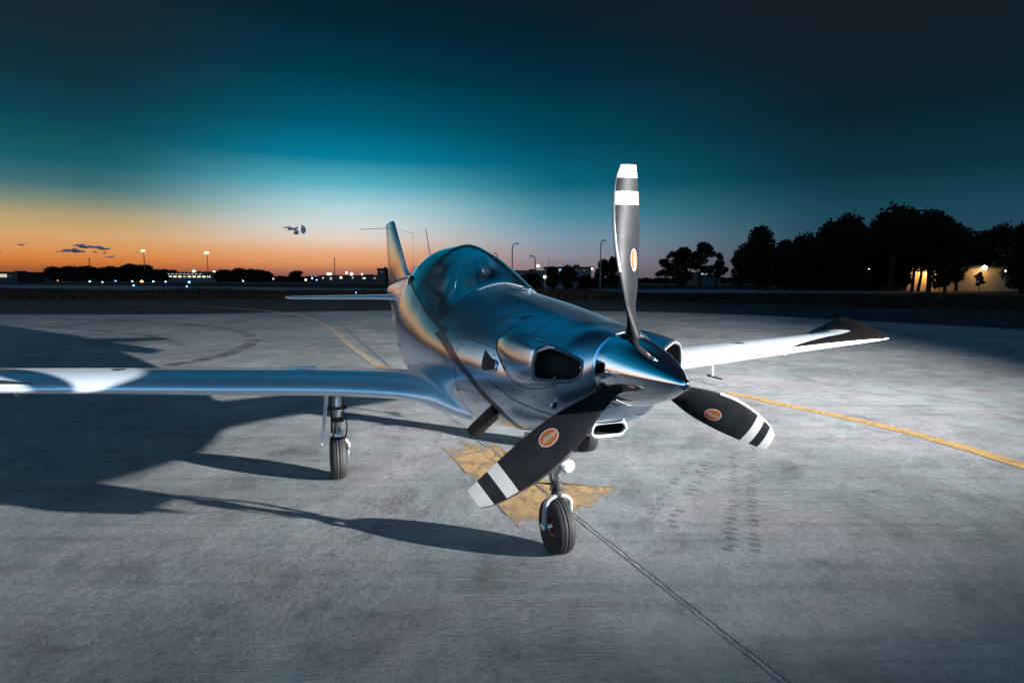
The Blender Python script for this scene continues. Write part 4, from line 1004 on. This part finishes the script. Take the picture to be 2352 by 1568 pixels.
rw = random.Random(8)
building('hangar_office', 'low dark building at the left edge of the horizon with one lit window', -40, 46, 629, 240, 14, M['dark_wall'], [(8, 637, 30, 8, M['lit_dim']), (30, 637, 6, 6, M['win_dark'])], .8)
building('control_hut', 'small dark box-shaped hut left of the black tree row', 108, 121, 622, 330, 5, M['dark_wall'], [(114, 630, 7, 4, M['win_dark'])], .5)
building('terminal', 'long low terminal building with a row of lit windows under the sunset', 378, 500, 628, 380, 20, M['pale_wall'], [(384 + 11 * k, 638, 7.5, 3.5, M['lit'] if k != 4 else M['lit_dim']) for k in range(10)] + [(392 + 9 * k, 632, 6, 2, M['lit_dim']) for k in range(9)], 1.0)
building('cargo_shed', 'low shed with scattered lit windows left of the tail', 735, 880, 634, 300, 18, M['dark_wall'], [(744, 640, 3, 3, M['lit']), (762, 641, 5, 6, M['lit_dim']), (785, 639, 6, 5, M['lit']), (812, 639, 4, 4, M['lit_dim']), (838, 640, 7, 3, M['lit']), (862, 640, 5, 2.5, M['lit_dim'])], .5)
building('tower_block', 'small square dark building just left of the tail fin', 868, 886, 618, 200, 8, M['dark_wall'], [(877, 626, 9, 4, M['win_dark'])], .3)
building('long_hall', 'long pale low hall behind the windshield and lamp posts', 1130, 1262, 622, 170, 20, M['pale_wall'], [(1150 + 14 * k, 632, 6, 4, M['win_dark']) for k in range(7)], .5)
b_ = building('gate_house', 'small two-storey building with a railed roof behind the dark bushes', 1255, 1356, 614, 118, 9, M['pale_wall'], [(1286, 620, 8, 6, M['lit_cyan']), (1318, 620, 12, 6, M['win_dark']), (1342, 621, 10, 8, M['win_dark']), (1290, 636, 7, 5, M['lit_dim']), (1330, 636, 9, 6, M['win_dark'])], .4)
mb = MB(); w_ = gx(1356, 118) - gx(1255, 118); hh_ = gz(614, 118)
for k in range(8): mb.tube([(-w_ / 2 + .4 + k * (w_ * .7) / 7, 1, hh_ + .1), (-w_ / 2 + .4 + k * (w_ * .7) / 7, 1, hh_ + 1.0)], .03, 5)
mb.tube([(-w_ / 2 + .4, 1, hh_ + 1.0), (-w_ / 2 + .4 + w_ * .7, 1, hh_ + 1.0)], .03, 5); mb.tube([(-w_ / 2 + .5, 1, hh_), (-w_ / 2 + .5, 1, hh_ + 2.0)], .04, 5); mb.build('railing', M['pole'], b_)
building('hangar', 'pale hangar roof glimpsed between the airy trees on the right', 1596, 1652, 625, 190, 24, M['dark_wall'], [(1622, 627.5, 34, 4.5, M['lit_cyan'])], .6)
building('workshop', 'low workshop with small lit openings under the big dark trees', 1790, 1925, 628, 118, 10, M['dark_wall'], [(1817, 637, 4, 12, M['lit']), (1836, 642, 3, 6, M['lit']), (1890, 638, 3.5, 4, M['lit']), (1882, 646, 18, 1.6, M['lit_dim']), (1860, 646, 10, 1.4, M['lit_dim'])], .4)
building('store_shed', 'dark shed with a warm lit strip low behind the domed pines', 1965, 2080, 634, 112, 8, M['dark_wall'], [(1996, 646, 26, 6, M['lit']), (2030, 647, 22, 4, M['lit_dim']), (2062, 645, 10, 8, M['lit_dim'])], .4)
WD = 104.0
wallb = building('lamp_lit_building', 'long ochre plastered building lit by a wall lamp behind the pines', 2078, 2338, 610, WD, 10, M['plaster'], [(2170, 634, 12, 12, M['win_dark']), (2300, 634, 12, 12, M['win_dark'])], .5)
# wall lamp: bracket, hood and bulb, with its own light
lx, lz = gx(2243, WD), gz(612, WD)
wl = tag(empty('wall_lamp', (lx, WD, 0)), 'bright wall lamp throwing a warm cone of light on the ochre wall', 'lamp')
mb = MB(); mb.tube([(0, -.02, lz + .25), (0, -.7, lz + .28), (0, -.9, lz + .15)], .04, 8); mb.build('bracket', M['pole'], wl)
mb = MB(); mb.lathe([(.05, .28), (.22, .12), (.26, .02), (.24, .02), (.05, .2)], 'Z', (0, -.9, lz - .05), 18); mb.build('hood', M['pole'], wl)
M['bulb'] = emit('warm_lamp_bulb', (1.0, 0.82, 0.50), 55.0)
mb = MB(); mb.sphere((0, -.9, lz), .34, 14); mb.build('bulb', M['bulb'], wl)
pl = bpy.data.lights.new('wall_lamp_light', 'POINT'); pl.energy = 2300; pl.color = (1.0, 0.62, 0.22); pl.shadow_soft_size = .15
po = bpy.data.objects.new('wall_lamp_light', pl); col.objects.link(po); po.location = (0, -1.1, lz - .15); po.parent = wl
lx2 = gx(2118, WD)
w2 = tag(empty('small_wall_lamp', (lx2, WD, 0)), 'small lamp on the ochre wall behind two leaning trunks', 'lamp')
mb = MB(); mb.tube([(0, -.02, 3.9), (0, -.6, 3.95)], .04, 8); mb.build('bracket', M['pole'], w2)
mb = MB(); mb.sphere((0, -.65, 3.8), .11, 12); mb.build('bulb', M['bulb'], w2)
pl = bpy.data.lights.new('small_wall_lamp_light', 'POINT'); pl.energy = 1800; pl.color = (1.0, 0.60, 0.22); pl.shadow_soft_size = .12
po = bpy.data.objects.new('small_wall_lamp_light', pl); col.objects.link(po); po.location = (0, -1.3, 3.6); po.parent = w2
# leaning trunks before the lit gap
for i, (u0, u1, lb) in enumerate([(2104, 2112, 'left leaning bare trunk silhouetted against the lit ochre wall'), (2127, 2124, 'upright bare trunk silhouetted against the lit ochre wall')]):
    t = tag(empty('pine_tree', (gx(u0, 96), 96, 0)), lb, 'tree', 'trunks before the lit wall'); dx = gx(u1, 96) - gx(u0, 96)
    mb = MB(); mb.tube([(0, 0, -.2), (dx * .6, 0, 2.6), (dx * 1.3, 0, 6.0)], [.26, .20, .15], 10); mb.tube([(dx * .7, 0, 3.0), (dx * .7 + .9, .2, 5.2)], [.12, .07], 8); mb.build('trunk', M['bark'], t)
    o = bpy.data.objects.new('crown', PROTO['pine'][i][1]); col.objects.link(o); o.parent = t; o.location = (dx * 1.3, 0, -1.2); o.scale = (.8, .8, .95)

# ---- lamp posts and masts
def street_lamp(label, u, vtop, vbase_D, arm, grp='street lamps behind the nose', lit=None):
    D = vbase_D; h_ = gz(vtop, D); t = tag(empty('street_lamp', (gx(u, D), D, 0)), label, 'street lamp', grp); a = arm / 1334 * D; r = .0011 * D
    mb = MB(); mb.tube(bez([(0, 0, 0), (0, 0, h_ * .5), (0, 0, h_ * .86), (a * .15, 0, h_ * .955), (a * .55, 0, h_ * .995), (a, 0, h_)], 6), [r * (1 - .4 * k / 30) for k in range(31)], 8); mb.build('pole', M['pole'], t)
    mb = MB(); mb.box((a * 1.15, 0, h_ - .02), (abs(a) * .55, r * 3.4, r * 2.2), bev=r * .6); mb.build('lamp_head', M['pole'], t)
    return t
street_lamp('tall curved street lamp standing just right of the canopy', 1176, 561, 95, 10)
street_lamp('shorter street lamp with its arm to the left, beside the bright white light', 1228, 589, 130, -9)
street_lamp('tall curved street lamp left of the upright propeller blade', 1377, 553, 92, 8)
street_lamp('small far street lamp seen against the windshield edge', 1142, 583, 160, -6)
M['warm'] = emit('warm_lamp_glow', (1.0, 0.62, 0.30), 9.0); M['whitel'] = emit('white_lamp_glow', (1.0, 0.90, 0.72), 8.0); M['blue'] = emit('blue_taxi_light', (0.22, 0.55, 1.0), 7.0); M['orange'] = emit('orange_runway_light', (1.0, 0.30, 0.07), 9.0)
def light_mast(label, u, vtop, D, px, mt=None, tall=True):
    h_ = gz(vtop, D); t = tag(empty('light_mast', (gx(u, D), D, 0)), label, 'light mast', 'floodlight masts on the horizon')
    mb = MB(); r = .00085 * D; mb.tube([(0, 0, 0), (0, 0, h_)], [r, r * .7], 8); mb.box((0, 0, h_ - .1), (px * .8 / 1334 * D, r * 2, r * 1.5)); mb.build('pole', M['pole'], t)
    if mt:
        mb = MB(); q = px / 1334 * D / 2
        for k in (-1, 0, 1): mb.sphere((k * q * .7, -r * 2, h_), q * .55, 10)
        mb.build('lamp_head', mt, t)
light_mast('glowing floodlight mast over the black tree row', 338, 580, 330, 7, M['warm'])
light_mast('glowing floodlight mast above the lit terminal', 482, 584, 330, 8, M['warm'])
light_mast('dark unlit mast above the left half of the tree row', 213, 598, 330, 4)
light_mast('dark lattice mast left of the tail with a faint light on top', 771, 595, 260, 4, None)
for u, v, D, px, mt, lb in [(1235, 611, 100, 6, M['whitel'], 'bright white lamp on a post right of the short street lamp'), (1250, 636, 80, 6, M['whitel'], 'bright low lamp beside the dark bushes'), (1358, 617, 118, 3.5, M['whitel'], 'small white lamp at the corner of the railed building'),
                          (1763, 626, 100, 4, M['whitel'], 'white lamp under the first tall tree'), (1755, 634, 102, 2.6, M['whitel'], 'faint lamp just below the white one under the first tall tree'), (1444, 619, 150, 3, M['whitel'], 'small lamp right of the upright blade on the horizon'), (2300, 619, 90, 3, M['whitel'], 'faint cool lamp right of the lamp-lit wall'), (1989, 616, 100, 2.6, M['whitel'], 'faint lamp among the domed pines')]:
    t = tag(empty('area_lamp', (gx(u, D), D, 0)), lb, 'lamp'); h_ = gz(v, D); mb = MB(); mb.tube([(0, 0, 0), (0, 0, h_)], .04, 6); mb.build('post', M['pole'], t); mb = MB(); mb.sphere((0, -.05, h_), px / 1334 * D / 2, 12); mb.build('lamp_head', mt, t)
def z6(x, y): return (x / 2.138 * .6125, (820 + y / 2.138) * .6125)
def zA(x, y): return ((1000 + x / 2.94) * .6125, (780 + y / 2.94) * .6125)
def low_lights(nm, pts, mt, px, lab, grp, cat):
    for i, (u, v) in enumerate(sorted(pts)):
        D = min(420.0, 1.65 * 1334 / max(1.5, v - 643.5) * .86) if v > 645.5 else 400.0; h_ = max(.25, gz(v, D))
        t = tag(empty(nm, (gx(u, D), D, 0)), lab % ordn[i], cat, grp)
        mb = MB(); mb.tube([(0, 0, -.1), (0, 0, h_)], .03 + .0001 * D, 6); mb.build('stake', M['pole'], t); mb = MB(); mb.sphere((0, 0, h_), px[i % len(px)] / 1334 * D / 2, 10); mb.build('lamp', mt, t)
low_lights('taxiway_light', [z6(*p) for p in [(78, 512), (735, 515), (728, 490), (836, 520), (940, 508), (1083, 545), (1075, 513), (1100, 508), (1240, 513), (1340, 515), (1443, 502), (1528, 518), (1507, 552), (1677, 500), (1785, 500), (1883, 500), (1960, 503), (1987, 500)]] + [zA(988, 940), zA(512, 780), zA(560, 800), zA(683, 800)], M['blue'], [4.6, 3.2, 3.4, 2.8], '%s blue taxiway light from the left', 'blue taxiway lights', 'taxiway light')
low_lights('runway_light', [z6(475, 507), z6(1150, 515), z6(1500, 485), zA(630, 797)], M['orange'], [6.5, 6, 4.0, 4], '%s orange runway light from the left', 'orange runway lights', 'runway light')
low_lights('apron_light', [z6(*p) for p in [(770, 492), (1115, 490), (1145, 487), (1655, 466), (1745, 489), (2200, 490), (1570, 433), (1730, 436), (1730, 450), (1625, 494)]] + [zA(*p) for p in [(440, 797), (690, 735), (718, 735), (890, 722), (945, 735), (968, 760), (860, 755), (1060, 735)]], M['whitel'], [3.4, 3, 4.5, 6.0], '%s white apron light from the left', 'white lights on the far apron', 'apron light')

# ---- the floodlight itself, on its stand beside the camera's right
fl = tag(empty('floodlight', (LAMP.x, LAMP.y, 0)), 'tripod floodlight on the apron lighting the aeroplane from its left', 'floodlight')
d_ = (LAMP + Vector((math.cos(R(143)), math.sin(R(143)), -0.015)) - LAMP).normalized()
mb = MB(); mb.tube([(0, 0, .6), (0, 0, LAMP.z - .16)], .02, 8)
for k in range(3): mb.tube([(0, 0, .75), (.45 * math.cos(k * 2.094), .45 * math.sin(k * 2.094), 0)], .014, 8)
mb.build('tripod', M['pole'], fl)
mb = MB(); mb.box(tuple(Vector((0, 0, LAMP.z)) - d_ * .16), (.30, .12, .22), d_.to_track_quat('Y', 'Z').to_matrix(), bev=.02); mb.build('lamp_housing', M['pole'], fl)

# ---- small evening clouds
def cloud_mat():
    m = bpy.data.materials.new('evening_cloud'); m.use_nodes = True; t = m.node_tree; t.nodes.clear(); out = N(t, 'ShaderNodeOutputMaterial')
    d = N(t, 'ShaderNodeBsdfDiffuse'); d.inputs['Color'].default_value = (0.55, 0.48, 0.60, 1); tr = N(t, 'ShaderNodeBsdfTransparent'); lw = N(t, 'ShaderNodeLayerWeight'); lw.inputs['Blend'].default_value = .5
    f = mth(t, 'ADD', lw.outputs['Facing'], mth(t, 'MULTIPLY', mth(t, 'SUBTRACT', noise_tex(t, .045, 10, .75), .5), 2.2)); a = smooth(t, f, -.15, .80)
    mx = N(t, 'ShaderNodeMixShader'); L(t, a, mx.inputs[0]); L(t, d.outputs[0], mx.inputs[1]); L(t, tr.outputs[0], mx.inputs[2]); L(t, mx.outputs[0], out.inputs[0]); return m
M['cloud'] = cloud_mat()
CD = 3500.0; k_ = CD / 1334.0
def cloud(label, lumps, seed):
    rnd = random.Random(seed); u0 = sum(p[0] for p in lumps) / len(lumps); v0 = sum(p[1] for p in lumps) / len(lumps); mb = MB()
    for (u, v, w, h_) in lumps:
        for q in range(5):
            mb.sphere(((u - u0 + rnd.uniform(-.4, .4) * w) * k_, rnd.uniform(-15, 15), -(v - v0 + rnd.uniform(-.3, .3) * h_) * k_), (w * k_ * rnd.uniform(.2, .42), w * k_ * .3, h_ * k_ * rnd.uniform(.22, .42)), 14)
    o = mb.build('cloud', M['cloud'], weld=False)
    for v in o.data.vertices:
        n_ = noise.noise_vector(v.co * .02); v.co += n_ * 9 * min(1, 1)
    o.location = (gx(u0, CD), CD, gz(v0, CD)); tag(o, label, 'cloud', 'small dark clouds in the sunset sky')
cloud('ragged dark cloud high left of the tail fin', [(668, 525, 14, 6), (678, 530, 18, 9), (688, 538, 18, 12), (700, 531, 14, 16)], 1)
cloud('long flat dark cloud, widest of the group over the left tree row', [(190, 568, 20, 7), (205, 571, 26, 8), (225, 573, 30, 7), (252, 576, 34, 4)], 2)
cloud('dark cloud just below and left of the long flat one', [(150, 582, 14, 4), (168, 579, 26, 9), (188, 580, 26, 8)], 3)
cloud('tiny dark cloud strip right below the long flat cloud', [(256, 593, 12, 3), (266, 593, 12, 3)], 4)
cloud('tiny dark cloud strip alone at the far left', [(56, 566, 12, 3), (64, 566, 10, 4)], 5)
cloud('tiny cloud cut by the left edge of the picture', [(-2, 583, 10, 4), (6, 584, 10, 4)], 6)
cloud('small cloud puff between the long cloud and the strip below it', [(230, 582, 9, 4), (250, 584, 10, 4)], 7)
for u, v, w in (): pass
